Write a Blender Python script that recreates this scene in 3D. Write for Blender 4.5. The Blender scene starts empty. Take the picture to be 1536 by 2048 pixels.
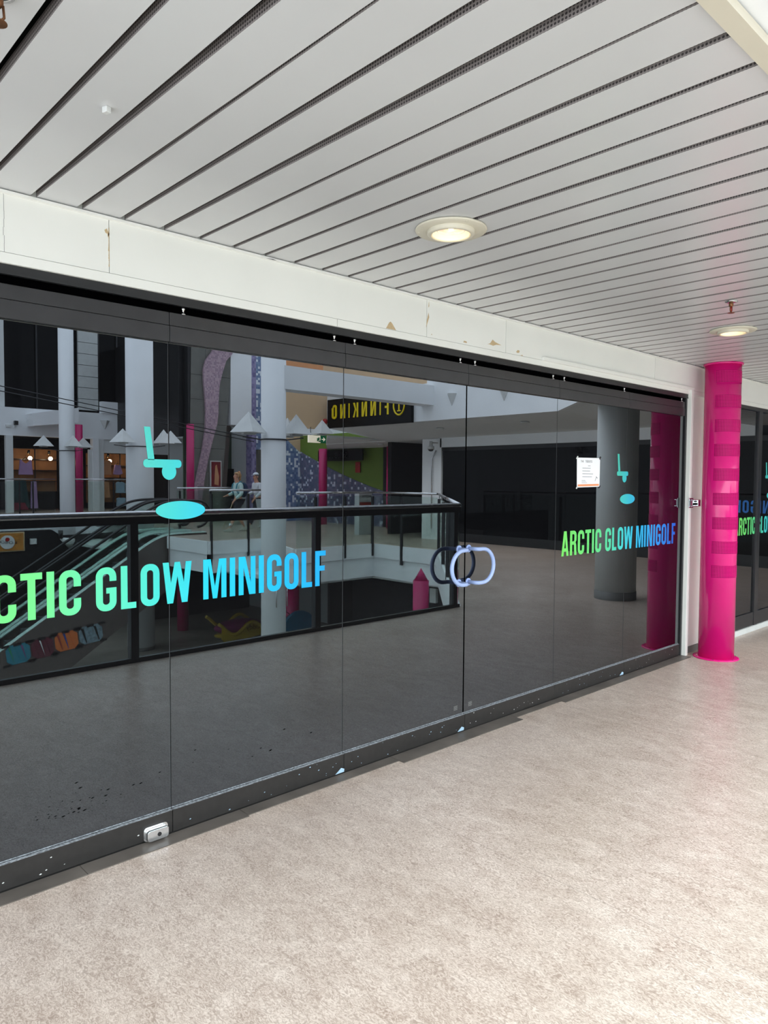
import bpy, bmesh, math, random
from mathutils import Vector, Matrix
random.seed(7)
R = math.radians
scene = bpy.context.scene
C = scene.collection

# ------------------------------------------------------------------ camera
cd = bpy.data.cameras.new('camera')
cam = bpy.data.objects.new('camera', cd); C.objects.link(cam)
cd.sensor_fit = 'VERTICAL'; cd.sensor_height = 32.0
cd.lens = 1461.2 / 2048 * 32.0
cd.clip_start = 0.02; cd.clip_end = 300
yaw, pitch, roll = 0.81788, -0.043393, 0.006655
F = Vector((math.cos(yaw)*math.cos(pitch), math.sin(yaw)*math.cos(pitch), math.sin(pitch)))
Rt = F.cross(Vector((0, 0, 1))).normalized(); Up = Rt.cross(F)
R2 = Rt*math.cos(roll) + Up*math.sin(roll); U2 = -Rt*math.sin(roll) + Up*math.cos(roll)
m = Matrix((( R2.x, U2.x, -F.x, 0), (R2.y, U2.y, -F.y, -3.0), (R2.z, U2.z, -F.z, 1.5933), (0, 0, 0, 1)))
cam.matrix_world = m
scene.camera = cam

# ------------------------------------------------------------------ light
scene.view_settings.view_transform = 'Standard'
scene.view_settings.look = 'None'
scene.view_settings.gamma = 1.0
scene.view_settings.use_curve_mapping = False
scene.view_settings.exposure = 1.12
w = bpy.data.worlds.new('sky'); scene.world = w; w.use_nodes = True
bg = w.node_tree.nodes['Background']
bg.inputs[0].default_value = (0.885, 0.945, 1.0, 1)
# overcast daylight: brighter overhead than at the horizon
_n = w.node_tree.nodes; _l = w.node_tree.links.new
_tc = _n.new('ShaderNodeTexCoord'); _sx = _n.new('ShaderNodeSeparateXYZ'); _l(_tc.outputs['Generated'], _sx.inputs[0])
_mr = _n.new('ShaderNodeMapRange'); _mr.inputs[1].default_value = 0.0; _mr.inputs[2].default_value = 1.0
_mr.inputs[3].default_value = 1.55; _mr.inputs[4].default_value = 3.6; _l(_sx.outputs[2], _mr.inputs[0]); _l(_mr.outputs[0], bg.inputs[1])

# ------------------------------------------------------------------ materials
def srgb(r, g, b):
    f = lambda c: ((c/255)/12.92 if c/255 <= 0.04045 else (((c/255)+0.055)/1.055)**2.4)
    return (f(r), f(g), f(b), 1)
def mat(name, col, rough=0.5, metal=0.0, var=0.06, scale=6.0, bump=0.0, spec=None, ior=None, emit=None, es=0.0):
    mt = bpy.data.materials.new(name); mt.use_nodes = True
    nt = mt.node_tree; b = nt.nodes['Principled BSDF']
    col = col if len(col) == 4 else srgb(*col)
    tc = nt.nodes.new('ShaderNodeTexCoord'); nz = nt.nodes.new('ShaderNodeTexNoise')
    nz.inputs['Scale'].default_value = scale; nz.inputs['Detail'].default_value = 6
    nt.links.new(tc.outputs['Object'], nz.inputs['Vector'])
    rp = nt.nodes.new('ShaderNodeValToRGB')
    a = [max(0, c*(1-var)) for c in col[:3]]; z = [min(1, c*(1+var)) for c in col[:3]]
    rp.color_ramp.elements[0].color = (*a, 1); rp.color_ramp.elements[0].position = .3
    rp.color_ramp.elements[1].color = (*z, 1); rp.color_ramp.elements[1].position = .7
    nt.links.new(nz.outputs['Fac'], rp.inputs['Fac'])
    nt.links.new(rp.outputs['Color'], b.inputs['Base Color'])
    b.inputs['Roughness'].default_value = rough; b.inputs['Metallic'].default_value = metal
    if spec is not None: b.inputs['Specular IOR Level'].default_value = spec
    if ior is not None: b.inputs['IOR'].default_value = ior
    if bump:
        bp = nt.nodes.new('ShaderNodeBump'); bp.inputs['Strength'].default_value = bump
        bp.inputs['Distance'].default_value = 0.01
        nt.links.new(nz.outputs['Fac'], bp.inputs['Height']); nt.links.new(bp.outputs['Normal'], b.inputs['Normal'])
    if emit:
        b.inputs['Emission Color'].default_value = emit if len(emit) == 4 else srgb(*emit)
        b.inputs['Emission Strength'].default_value = es
    return mt

def floor_mat():
    mt = bpy.data.materials.new('marbled_linoleum'); mt.use_nodes = True
    nt = mt.node_tree; b = nt.nodes['Principled BSDF']; L = nt.links.new
    g = nt.nodes.new('ShaderNodeNewGeometry')
    mp = nt.nodes.new('ShaderNodeMapping'); mp.inputs['Scale'].default_value = (1.0, .5, 1.0); L(g.outputs['Position'], mp.inputs['Vector'])
    def noise(s, d, v, dist=0.0):
        n = nt.nodes.new('ShaderNodeTexNoise'); n.inputs['Scale'].default_value = s; n.inputs['Detail'].default_value = d
        n.inputs['Distortion'].default_value = dist; L(v, n.inputs['Vector']); return n.outputs['Fac']
    fine = noise(78, 8, mp.outputs[0], 2.6); mid = noise(11, 7, mp.outputs[0], 0.9); big = noise(1.1, 3, g.outputs['Position'])
    r1 = nt.nodes.new('ShaderNodeValToRGB')
    e = r1.color_ramp.elements; e[0].position = .38; e[0].color = srgb(137, 119, 106); e[1].position = .64; e[1].color = srgb(222, 208, 196)
    k = e.new(.50); k.color = srgb(187, 170, 157)
    L(fine, r1.inputs['Fac'])
    r2 = nt.nodes.new('ShaderNodeValToRGB'); e = r2.color_ramp.elements
    e[0].position = .3; e[0].color = srgb(160, 143, 131); e[1].position = .7; e[1].color = srgb(204, 191, 180)
    L(mid, r2.inputs['Fac'])
    mx = nt.nodes.new('ShaderNodeMixRGB'); mx.inputs[0].default_value = .45; L(r1.outputs[0], mx.inputs[1]); L(r2.outputs[0], mx.inputs[2])
    r3 = nt.nodes.new('ShaderNodeValToRGB'); e = r3.color_ramp.elements
    e[0].position = .3; e[0].color = (.86, .84, .82, 1); e[1].position = .7; e[1].color = (1, 1, 1, 1); L(big, r3.inputs['Fac'])
    m2 = nt.nodes.new('ShaderNodeMixRGB'); m2.blend_type = 'MULTIPLY'; m2.inputs[0].default_value = 1; L(mx.outputs[0], m2.inputs[1]); L(r3.outputs[0], m2.inputs[2])
    # welded sheet seams every 2 m, running away from the doors
    sx = nt.nodes.new('ShaderNodeSeparateXYZ'); L(g.outputs['Position'], sx.inputs[0])
    ad = nt.nodes.new('ShaderNodeMath'); ad.operation = 'ADD'; ad.inputs[1].default_value = 99.54; L(sx.outputs[0], ad.inputs[0])
    md = nt.nodes.new('ShaderNodeMath'); md.operation = 'MODULO'; md.inputs[1].default_value = 2.0; L(ad.outputs[0], md.inputs[0])
    lt = nt.nodes.new('ShaderNodeMath'); lt.operation = 'LESS_THAN'; lt.inputs[1].default_value = 0.004; L(md.outputs[0], lt.inputs[0])
    ml = nt.nodes.new('ShaderNodeMath'); ml.operation = 'MULTIPLY'; ml.inputs[1].default_value = .4; L(lt.outputs[0], ml.inputs[0])
    m3 = nt.nodes.new('ShaderNodeMixRGB'); L(ml.outputs[0], m3.inputs[0]); L(m2.outputs[0], m3.inputs[1]); m3.inputs[2].default_value = srgb(110, 98, 90)
    L(m3.outputs[0], b.inputs['Base Color'])
    rr = nt.nodes.new('ShaderNodeMapRange'); rr.inputs[3].default_value = .27; rr.inputs[4].default_value = .40; L(mid, rr.inputs[0]); L(rr.outputs[0], b.inputs['Roughness'])
    bp = nt.nodes.new('ShaderNodeBump'); bp.inputs['Strength'].default_value = .05; bp.inputs['Distance'].default_value = .004; L(fine, bp.inputs['Height']); L(bp.outputs[0], b.inputs['Normal'])
    return mt

def glass_mat(name, tint, ior=1.5):
    mt = bpy.data.materials.new(name); mt.use_nodes = True; nt = mt.node_tree; L = nt.links.new
    for n in list(nt.nodes):
        if n.type == 'BSDF_PRINCIPLED': nt.nodes.remove(n)
    out = [n for n in nt.nodes if n.type == 'OUTPUT_MATERIAL'][0]
    t = nt.nodes.new('ShaderNodeBsdfTransparent'); t.inputs[0].default_value = tint
    g = nt.nodes.new('ShaderNodeBsdfGlossy'); g.inputs['Roughness'].default_value = 0.0
    fr = nt.nodes.new('ShaderNodeFresnel'); fr.inputs[0].default_value = ior
    geo = nt.nodes.new('ShaderNodeNewGeometry')
    ff = nt.nodes.new('ShaderNodeMath'); ff.operation = 'SUBTRACT'; ff.inputs[0].default_value = 1; L(geo.outputs['Backfacing'], ff.inputs[1])
    mm = nt.nodes.new('ShaderNodeMath'); mm.operation = 'MULTIPLY'; L(fr.outputs[0], mm.inputs[0]); L(ff.outputs[0], mm.inputs[1])
    mx = nt.nodes.new('ShaderNodeMixShader'); L(mm.outputs[0], mx.inputs[0]); L(t.outputs[0], mx.inputs[1]); L(g.outputs[0], mx.inputs[2])
    L(mx.outputs[0], out.inputs[0]); return mt

def vinyl_mat(name, x0, x1, stops):
    mt = bpy.data.materials.new(name); mt.use_nodes = True; nt = mt.node_tree; L = nt.links.new; b = nt.nodes['Principled BSDF']
    g = nt.nodes.new('ShaderNodeNewGeometry'); s = nt.nodes.new('ShaderNodeSeparateXYZ'); L(g.outputs['Position'], s.inputs[0])
    mr = nt.nodes.new('ShaderNodeMapRange'); mr.inputs[1].default_value = x0; mr.inputs[2].default_value = x1; L(s.outputs[0], mr.inputs[0])
    # gradient leans slightly with height
    r = nt.nodes.new('ShaderNodeValToRGB'); e = r.color_ramp.elements
    e[0].position = stops[0][0]; e[0].color = srgb(*stops[0][1]); e[1].position = stops[-1][0]; e[1].color = srgb(*stops[-1][1])
    for p, c in stops[1:-1]: k = e.new(p); k.color = srgb(*c)
    L(mr.outputs[0], r.inputs[0]); dk = nt.nodes.new('ShaderNodeMixRGB'); dk.blend_type = 'MULTIPLY'; dk.inputs[0].default_value = 1; dk.inputs[2].default_value = (.74, .74, .74, 1)
    L(r.outputs[0], dk.inputs[1]); L(dk.outputs[0], b.inputs['Base Color']); b.inputs['Roughness'].default_value = .5; b.inputs['Specular IOR Level'].default_value = .3
    return mt

def dots_mat(name, base, hole, cell, rad, axes=(0, 1), rough=.4, origin=(0, 0)):
    """painted sheet with punched holes on a staggered grid"""
    mt = bpy.data.materials.new(name); mt.use_nodes = True; nt = mt.node_tree; L = nt.links.new; b = nt.nodes['Principled BSDF']
    tc = nt.nodes.new('ShaderNodeTexCoord'); s = nt.nodes.new('ShaderNodeSeparateXYZ'); L(tc.outputs['UV'], s.inputs[0])
    def M(op, a, v):
        n = nt.nodes.new('ShaderNodeMath'); n.operation = op
        if hasattr(a, 'links'): L(a, n.inputs[0])
        else: n.inputs[0].default_value = a
        if v is not None:
            if hasattr(v, 'links'): L(v, n.inputs[1])
            else: n.inputs[1].default_value = v
        return n.outputs[0]
    u = M('SUBTRACT', M('FRACT', M('DIVIDE', s.outputs[0], cell), None), .5)
    v = M('SUBTRACT', M('FRACT', M('DIVIDE', s.outputs[1], cell), None), .5)
    d = M('SQRT', M('ADD', M('MULTIPLY', u, u), M('MULTIPLY', v, v)), None)
    h = M('LESS_THAN', d, rad)
    mx = nt.nodes.new('ShaderNodeMixRGB'); L(h, mx.inputs[0]); mx.inputs[1].default_value = srgb(*base); mx.inputs[2].default_value = srgb(*hole)
    L(mx.outputs[0], b.inputs['Base Color']); b.inputs['Roughness'].default_value = rough
    return mt

def mosaic_mat(name, cols, cell=.09):
    mt = bpy.data.materials.new(name); mt.use_nodes = True; nt = mt.node_tree; L = nt.links.new; b = nt.nodes['Principled BSDF']
    g = nt.nodes.new('ShaderNodeNewGeometry')
    vm = nt.nodes.new('ShaderNodeVectorMath'); vm.operation = 'SCALE'; vm.inputs['Scale'].default_value = 1/cell; L(g.outputs['Position'], vm.inputs[0])
    fl = nt.nodes.new('ShaderNodeVectorMath'); fl.operation = 'FLOOR'; L(vm.outputs[0], fl.inputs[0])
    wn = nt.nodes.new('ShaderNodeTexWhiteNoise'); L(fl.outputs[0], wn.inputs['Vector'])
    r = nt.nodes.new('ShaderNodeValToRGB'); r.color_ramp.interpolation = 'CONSTANT'; e = r.color_ramp.elements
    n = len(cols); e[0].position = 0; e[0].color = srgb(*cols[0][1]); e[1].position = cols[1][0]; e[1].color = srgb(*cols[1][1])
    for p, c in cols[2:]: k = e.new(p); k.color = srgb(*c)
    L(wn.outputs['Value'], r.inputs[0]); L(r.outputs[0], b.inputs['Base Color']); b.inputs['Roughness'].default_value = .4
    return mt

MT = dict(
    floor=floor_mat(),
    white=mat('white_painted_board', (236, 236, 230), .45, var=.02, scale=3),
    white_cool=mat('white_plaster', (238, 241, 243), .6, var=.03, scale=1.5),
    cream=mat('cream_enamelled_metal', (214, 208, 190), .4, var=.02),
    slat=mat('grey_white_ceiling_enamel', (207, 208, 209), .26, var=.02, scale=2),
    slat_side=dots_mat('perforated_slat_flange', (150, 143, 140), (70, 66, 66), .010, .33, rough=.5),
    void=mat('dark_ceiling_void', (26, 25, 25), .9),
    track=mat('black_anodised_track', (34, 35, 37), .4, var=.1),
    rail=mat('charcoal_painted_door_rail', (45, 45, 47), .32, var=.12, scale=12),
    railb=mat('scuffed_charcoal_bottom_rail', (34, 32, 31), .45, var=.2, scale=30),
    wear=mat('worn_aluminium_edge', (150, 155, 160), .5, .2, var=.7, scale=90),
    black=mat('black_gap', (4, 4, 5), 1.0, spec=0.0),
    pane=mat('dark_tinted_glass', (12, 12, 13), 0.0, var=.02, ior=2.0),
    pane2=mat('dark_shop_glass', (5, 6, 9), 0.0, var=.02, ior=1.22),
    steel=mat('brushed_steel', (215, 217, 219), .2, 1.0, var=.08, scale=30),
    steel_dark=mat('dark_steel', (60, 60, 62), .35, .8, var=.1),
    pink=mat('magenta_gloss_paint', (222, 26, 124), .16, var=.04, scale=4),
    pink_far=mat('magenta_satin_paint', (190, 22, 100), .35, var=.06),
    pink_dots=dots_mat('perforated_magenta_sheet', (212, 26, 116), (104, 8, 58), .0125, .34, rough=.32),
    handle=mat('pale_blue_powder_coat', (158, 178, 222), .22, var=.03, scale=20),
    grey_col=mat('pale_grey_column_paint', (188, 192, 190), .5, var=.04, scale=3),
    grey_base=mat('grey_vinyl_skirting', (110, 110, 108), .5),
    soffit=mat('grey_soffit_paint', (218, 221, 220), .7, var=.02),
    glass_rail=glass_mat('balustrade_glass', (.89, .95, .925, 1)),
    glass_clear=glass_mat('shop_window_glass', (.9, .94, .93, 1)),
    beige=mat('sand_plaster', (216, 186, 150), .7, var=.03),
    orange=mat('orange_plaster', (226, 160, 112), .7, var=.03),
    green=mat('lime_green_wall', (104, 130, 44), .7, var=.05),
    dgreen=mat('dark_green_wall', (60, 82, 62), .7, var=.08),
    concrete=mat('grey_tile', (112, 112, 106), .7, var=.12, scale=3),
    ribbon=mosaic_mat('mauve_mosaic', [(0, (176, 148, 162)), (.35, (160, 134, 150)), (.7, (188, 162, 172))], .06),
    mos_blue=mosaic_mat('blue_mosaic', [(0, (110, 132, 168)), (.3, (130, 150, 182)), (.6, (96, 116, 158)), (.8, (226, 232, 240))]),
    mos_dark=mosaic_mat('slate_mosaic', [(0, (98, 98, 122)), (.3, (112, 108, 132)), (.6, (86, 94, 118)), (.88, (196, 200, 214))]),
    mos_purple=mosaic_mat('purple_mosaic', [(0, (136, 128, 168)), (.4, (156, 148, 186)), (.8, (112, 104, 148))]),
    darkwall=mat('dark_shop_interior', (22, 22, 27), .8, var=.2),
    darkpanel=mat('black_panel', (12, 12, 15), .4, var=.2),
    shelf=mat('warm_wood_shelving', (160, 108, 62), .6, var=.15),
    slatted=mat('pale_louvre_panel', (196, 200, 198), .5),
    lowfloor=mat('brown_vinyl_plank', (150, 142, 132), .4, var=.18, scale=2),
    truss=mat('brown_grey_escalator_cladding', (88, 79, 75), .35, var=.05),
    deck=mat('pale_aluminium_deck', (190, 214, 208), .35, .2, var=.04),
    step=mat('ribbed_escalator_step', (96, 100, 102), .4, .5, var=.15, scale=40),
    rubber=mat('black_rubber', (10, 10, 11), .3),
    yellow=mat('yellow_plastic', (222, 190, 50), .35, var=.03),
    purple=mat('purple_plastic', (150, 44, 112), .35, var=.04),
    signblack=mat('black_sign_face', (5, 5, 6), .3, spec=.15),
    signyellow=mat('yellow_sign_letter', (240, 214, 0), .4),
    signwhite=mat('white_print', (222, 222, 222), .5),
    signgreen=mat('green_exit_sign', (0, 104, 62), .3, emit=(0, 110, 66), es=.5),
    exitlit=mat('backlit_white_sign', (235, 230, 215), .3, emit=(255, 236, 200), es=1.6),
    red=mat('red_plastic', (168, 26, 26), .35),
    paper=mat('white_paper', (246, 247, 249), .7, var=.005),
    ink=mat('grey_print', (90, 92, 96), .8),
    orangeink=mat('orange_print', (240, 158, 110), .7),
    tape=mat('black_tape', (6, 6, 7), .5),
    teal=mat('teal_board', (14, 84, 112), .5),
    skin=mat('skin', (206, 150, 124), .5, var=.04),
    hair=mat('fair_hair', (176, 136, 92), .6, var=.2, scale=60),
    mint=mat('pale_mint_cotton', (186, 212, 208), .85, var=.05),
    dark_cloth=mat('charcoal_cloth', (38, 38, 46), .85, var=.1),
    white_cloth=mat('white_cotton', (214, 218, 222), .85, var=.04),
    edge_glint=mat('painted_edge_highlight', (74, 77, 80), .5),
    shoe=mat('white_trainer', (206, 206, 196), .6),
    navy=mat('blue_backpack_fabric', (26, 52, 84), .8),
    tan=mat('bare_board', (196, 172, 134), .8, var=.1, scale=30),
    paperwhite=mat('white_board_sign', (190, 194, 196), .5),
    plastic=mat('white_plastic', (214, 216, 214), .4),
    brass=mat('weathered_brass', (128, 88, 60), .4, .7, var=.3, scale=40),
    chrome=mat('chrome', (214, 214, 214), .15, 1.0, var=.02),
    thresh=mat('worn_grey_threshold', (96, 90, 84), .45, .1, var=.28, scale=5),
    lens=mat('pinkish_lamp_lens', (214, 186, 178), .12, .5, var=.35, scale=70, emit=(255, 220, 190), es=.35),
    lilac=mat('lilac_fabric', (178, 146, 190), .85, var=.08),
    peach=mat('peach_fabric', (206, 150, 110), .85, var=.1),
    paleblue=mat('pale_blue_fabric', (158, 186, 206), .85, var=.08),
    redcloth=mat('dark_red_fabric', (124, 30, 54), .85, var=.1),
    tealcloth=mat('dark_teal_fabric', (38, 66, 70), .85, var=.1),
    bulb=mat('warm_bulb', (255, 220, 160), .3, emit=(255, 196, 120), es=14),
)
STOPS1 = [(0, (120, 240, 120)), (.22, (122, 240, 146)), (.36, (104, 240, 190)), (.50, (70, 228, 222)), (.62, (34, 218, 246)), (.80, (20, 200, 255)), (1, (18, 178, 250))]
STOPS2 = [(0, (132, 245, 110)), (.22, (116, 240, 132)), (.36, (96, 236, 176)), (.50, (62, 220, 226)), (.62, (44, 200, 250)), (.80, (36, 158, 250)), (1, (28, 100, 230))]
MT['v1'] = vinyl_mat('gradient_vinyl', .566, 2.397, STOPS1)
MT['v2'] = vinyl_mat('gradient_vinyl_far', 4.585, 6.416, STOPS2)
MT['v3'] = vinyl_mat('gradient_vinyl_next_shop', 7.72, 9.55, STOPS2)
MT['vl'] = vinyl_mat('logo_vinyl', 1.39, 1.70, [(0, (92, 226, 212)), (.45, (72, 222, 222)), (1, (50, 214, 242))])
MT['vl2'] = vinyl_mat('logo_vinyl_far', 5.36, 5.67, [(0, (84, 222, 196)), (.5, (62, 212, 224)), (1, (44, 190, 240))])
MT['vl3'] = vinyl_mat('logo_vinyl_next_shop', 8.5, 8.85, [(0, (84, 222, 196)), (.5, (62, 212, 224)), (1, (44, 190, 240))])

# ------------------------------------------------------------------ mesh helpers
def NB(): return bmesh.new()
def box(bm, x0, x1, y0, y1, z0, z1, mi=0):
    vs = [bm.verts.new((x, y, z)) for z in (z0, z1) for y in (y0, y1) for x in (x0, x1)]
    fs = []
    for idx in ((0,2,3,1), (4,5,7,6), (0,1,5,4), (2,6,7,3), (0,4,6,2), (1,3,7,5)):
        f = bm.faces.new([vs[i] for i in idx]); f.material_index = mi; fs.append(f)
    return fs
def boxd(bm, x0, x1, d0, d1, z0, z1, mi=0): return box(bm, x0, x1, -d1, -d0, z0, z1, mi)
def prism(bm, pts, ax, a0, a1):
    """extrude polygon. ax='z': pts (x,y); ax='y': pts (x,z); ax='x': pts (y,z)"""
    def P(p, a): return {'z': (p[0], p[1], a), 'y': (p[0], a, p[1]), 'x': (a, p[0], p[1])}[ax]
    lo = [bm.verts.new(P(p, a0)) for p in pts]; hi = [bm.verts.new(P(p, a1)) for p in pts]
    n = len(pts); bm.faces.new(lo); bm.faces.new(hi[::-1])
    for i in range(n): bm.faces.new((lo[i], hi[i], hi[(i+1) % n], lo[(i+1) % n]))
def tube(bm, pts, r, seg=10, closed=False, caps=True):
    pts = [Vector(p) for p in pts]; rs = r if isinstance(r, (list, tuple)) else [r]*len(pts)
    rings = []; n = len(pts); ref = None
    for i, p in enumerate(pts):
        a = pts[(i-1) % n] if (closed or i > 0) else p; b = pts[(i+1) % n] if (closed or i < n-1) else p
        t = (b-a).normalized()
        if ref is None:
            ref = Vector((0, 0, 1)) if abs(t.z) < .9 else Vector((1, 0, 0))
            ref = (ref - t*ref.dot(t)).normalized()
        else: ref = (ref - t*ref.dot(t)).normalized()
        s = t.cross(ref)
        rings.append([bm.verts.new(p + (ref*math.cos(2*math.pi*k/seg) + s*math.sin(2*math.pi*k/seg))*rs[i]) for k in range(seg)])
    for i in range(n if closed else n-1):
        A, B = rings[i], rings[(i+1) % n]
        for k in range(seg): 
            f = bm.faces.new((A[k], A[(k+1) % seg], B[(k+1) % seg], B[k])); f.smooth = True
    if caps and not closed: bm.faces.new(rings[0][::-1]); bm.faces.new(rings[-1])
def lathe(bm, cx, cy, prof, seg=40, caps=True):
    rings = [[bm.verts.new((cx + r*math.cos(2*math.pi*k/seg), cy + r*math.sin(2*math.pi*k/seg), z)) for k in range(seg)] for r, z in prof]
    for A, B in zip(rings, rings[1:]):
        for k in range(seg):
            f = bm.faces.new((A[k], A[(k+1) % seg], B[(k+1) % seg], B[k])); f.smooth = True
    if caps:
        for ring in (rings[0], rings[-1]):
            bm.faces.new(ring)
def sphere(bm, c, r, sc=(1, 1, 1), u=14, v=9):
    res = bmesh.ops.create_uvsphere(bm, u_segments=u, v_segments=v, radius=r)
    for ve in res['verts']: ve.co = Vector((ve.co.x*sc[0], ve.co.y*sc[1], ve.co.z*sc[2])) + Vector(c)
    for f in bm.faces: f.smooth = True if all(v in res['verts'] for v in ()) else f.smooth
def tag(o, label=None, cat=None, group=None, kind=None):
    if label: o['label'] = label
    if cat: o['category'] = cat
    if group: o['group'] = group
    if kind: o['kind'] = kind
    return o
def thing(name, loc, label, cat, group=None, kind=None):
    o = bpy.data.objects.new(name, None); o.empty_display_size = .1; C.objects.link(o); o.location = loc
    return tag(o, label, cat, group, kind)
def origin_of(o):
    v = Vector(o.location)
    while o.parent: o = o.parent; v += Vector(o.location)
    return v
def obj(name, bm, mats, parent=None, label=None, cat=None, group=None, kind=None, smooth=False, bevel=0, auto=False, nrm=True):
    if nrm: bmesh.ops.recalc_face_normals(bm, faces=bm.faces)
    org = origin_of(parent) if parent else Vector((0, 0, 0))
    if parent is None and len(bm.verts):
        xs = [v.co for v in bm.verts]
        org = Vector(((min(v.x for v in xs)+max(v.x for v in xs))/2, (min(v.y for v in xs)+max(v.y for v in xs))/2, min(v.z for v in xs)))
    for v in bm.verts: v.co -= org
    if smooth:
        for f in bm.faces: f.smooth = True
    me = bpy.data.meshes.new(name); bm.to_mesh(me); bm.free()
    if not isinstance(mats, (list, tuple)): mats = [mats]
    for mm in mats: me.materials.append(MT[mm] if isinstance(mm, str) else mm)
    o = bpy.data.objects.new(name, me); C.objects.link(o)
    if parent: o.parent = parent
    else: o.location = org
    if bevel:
        b = o.modifiers.new('bevel', 'BEVEL'); b.width = bevel; b.segments = 2; b.limit_method = 'ANGLE'
    return tag(o, label, cat, group, kind)
def copy_tree(o, loc=None, parent=None):
    c = o.copy(); C.objects.link(c)
    if parent: c.parent = parent
    for ch in list(o.children): copy_tree(ch, None, c)
    if loc is not None: c.location = loc
    return c
def text_bm(bm, s, size, place, depth=.004, align='LEFT'):
    cu = bpy.data.curves.new('t', 'FONT'); cu.body = s; cu.size = size; cu.extrude = depth/2; cu.align_x = align
    cu.resolution_u = 3
    to = bpy.data.objects.new('t', cu); C.objects.link(to)
    dg = bpy.context.evaluated_depsgraph_get(); dg.update()
    me = to.evaluated_get(dg).to_mesh()
    vs = [bm.verts.new(place(v.co)) for v in me.vertices]
    for p in me.polygons:
        try: bm.faces.new([vs[i] for i in p.vertices])
        except ValueError: pass
    to.evaluated_get(dg).to_mesh_clear(); bpy.data.objects.remove(to); bpy.data.curves.remove(cu)

def S(name, bm, m, label, cat, **k): return obj(name, bm, m, None, label, cat, None, 'structure', **k)

# ================================================================== SETTING
# floors (d = distance from the glass front, y = -d)
bm = NB()
def slab(pts, z=0.0, t=.12): prism(bm, [(x, -d) for x, d in pts], 'z', z-t, z)
slab([(-2.0, 0), (14.5, 0), (14.5, 3.08), (-2.0, 3.08)])
slab([(7.05, 3.08), (17.3, 3.08), (17.3, 10.6), (12.4, 10.6), (12.3, 8.3)])
slab([(9.95, 10.6), (17.3, 10.6), (17.3, 13.7), (11.15, 13.7)])
slab([(9.5, 13.7), (17.3, 13.7), (17.3, 15.9), (9.5, 15.9)])
slab([(10.75, 15.9), (17.3, 15.9), (17.3, 18.4), (10.75, 18.4)])
slab([(11.6, 18.4), (17.3, 18.4), (17.3, 26), (11.6, 26)])
S('floor', bm, 'floor', 'beige marbled sheet floor of the upper walkway in front of the dark doors', 'floor')
bm = NB(); boxd(bm, -5, 17.3, 25.7, 32, .08, .22)
S('floor', bm, 'floor', 'gallery floor in front of the clothes shops across the atrium', 'floor')
bm = NB(); boxd(bm, -5, 20, -1, 32, -4.0, -3.85)
S('floor', bm, 'lowfloor', 'brown plank floor of the lower level under the escalators', 'floor')

# slab edges round the void
def edge(p, q, z0, z1, t=.10, off=0.0):
    (x0, d0), (x1, d1) = p, q
    a = Vector((x0, -d0)); b = Vector((x1, -d1)); u = (b-a).normalized(); n = Vector((-u.y, u.x))
    return [(a+n*off), (b+n*off), (b+n*(off+t)), (a+n*(off+t))]
bm = NB()
for p, q in [((-2.0, 3.08), (7.05, 3.08)), ((7.05, 3.08), (12.3, 8.3)), ((12.3, 8.3), (12.4, 10.6)), ((12.4, 10.6), (9.95, 10.6)), ((9.95, 10.6), (11.15, 13.7)), ((11.15, 13.7), (9.5, 13.7)), ((9.5, 13.7), (9.5, 15.9))]:
    prism(bm, [tuple(v) for v in edge(p, q, 0, 0, .10)], 'z', -.83, -.34)
    prism(bm, [tuple(v) for v in edge(p, q, 0, 0, .12, -.05)], 'z', -.34, -.001)
S('trim_1', bm, 'white_cool', 'white stepped slab edge running round the atrium void', 'slab edge')
bm = NB(); boxd(bm, -5, 13.3, 25.6, 25.7, -.55, .21)
S('trim_2', bm, 'white_cool', 'white slab edge below the clothes shops across the atrium', 'slab edge')
bm = NB(); 
boxd(bm, -2.0, 7.0, .1, 3.0, -.6, -.5); boxd(bm, 12.5, 17.3, 3, 20, -.9, -.8); boxd(bm, 10.2, 17.3, 10.75, 26, -.9, -.8)
S('ceiling', bm, 'soffit', 'grey underside of the upper walkways above the lower level', 'ceiling')

# slatted ceiling over the walkway
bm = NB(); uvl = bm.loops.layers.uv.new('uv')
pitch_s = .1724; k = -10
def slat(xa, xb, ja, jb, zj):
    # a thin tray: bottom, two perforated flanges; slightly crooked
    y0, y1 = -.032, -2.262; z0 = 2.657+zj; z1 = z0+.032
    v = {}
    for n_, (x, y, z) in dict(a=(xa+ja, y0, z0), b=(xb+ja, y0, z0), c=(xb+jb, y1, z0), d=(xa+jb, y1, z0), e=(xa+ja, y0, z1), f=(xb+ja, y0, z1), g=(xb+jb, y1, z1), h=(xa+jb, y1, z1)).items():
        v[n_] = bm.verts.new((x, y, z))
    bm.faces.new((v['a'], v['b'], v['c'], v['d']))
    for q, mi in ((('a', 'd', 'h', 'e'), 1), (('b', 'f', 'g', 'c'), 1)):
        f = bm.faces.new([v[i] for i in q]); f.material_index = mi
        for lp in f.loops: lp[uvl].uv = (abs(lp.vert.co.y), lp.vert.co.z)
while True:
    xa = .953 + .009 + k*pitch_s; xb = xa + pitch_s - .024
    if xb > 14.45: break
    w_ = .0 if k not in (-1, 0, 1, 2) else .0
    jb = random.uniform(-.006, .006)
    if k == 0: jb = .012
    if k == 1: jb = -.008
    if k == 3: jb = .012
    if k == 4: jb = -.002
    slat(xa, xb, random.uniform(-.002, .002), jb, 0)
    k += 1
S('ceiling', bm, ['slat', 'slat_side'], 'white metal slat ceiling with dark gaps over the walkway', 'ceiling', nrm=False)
bm = NB(); boxd(bm, -2, 14.5, -.4, 2.3, 2.76, 2.8)
S('ceiling', bm, 'void', 'dark ceiling void behind the metal slats', 'ceiling void')
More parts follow.
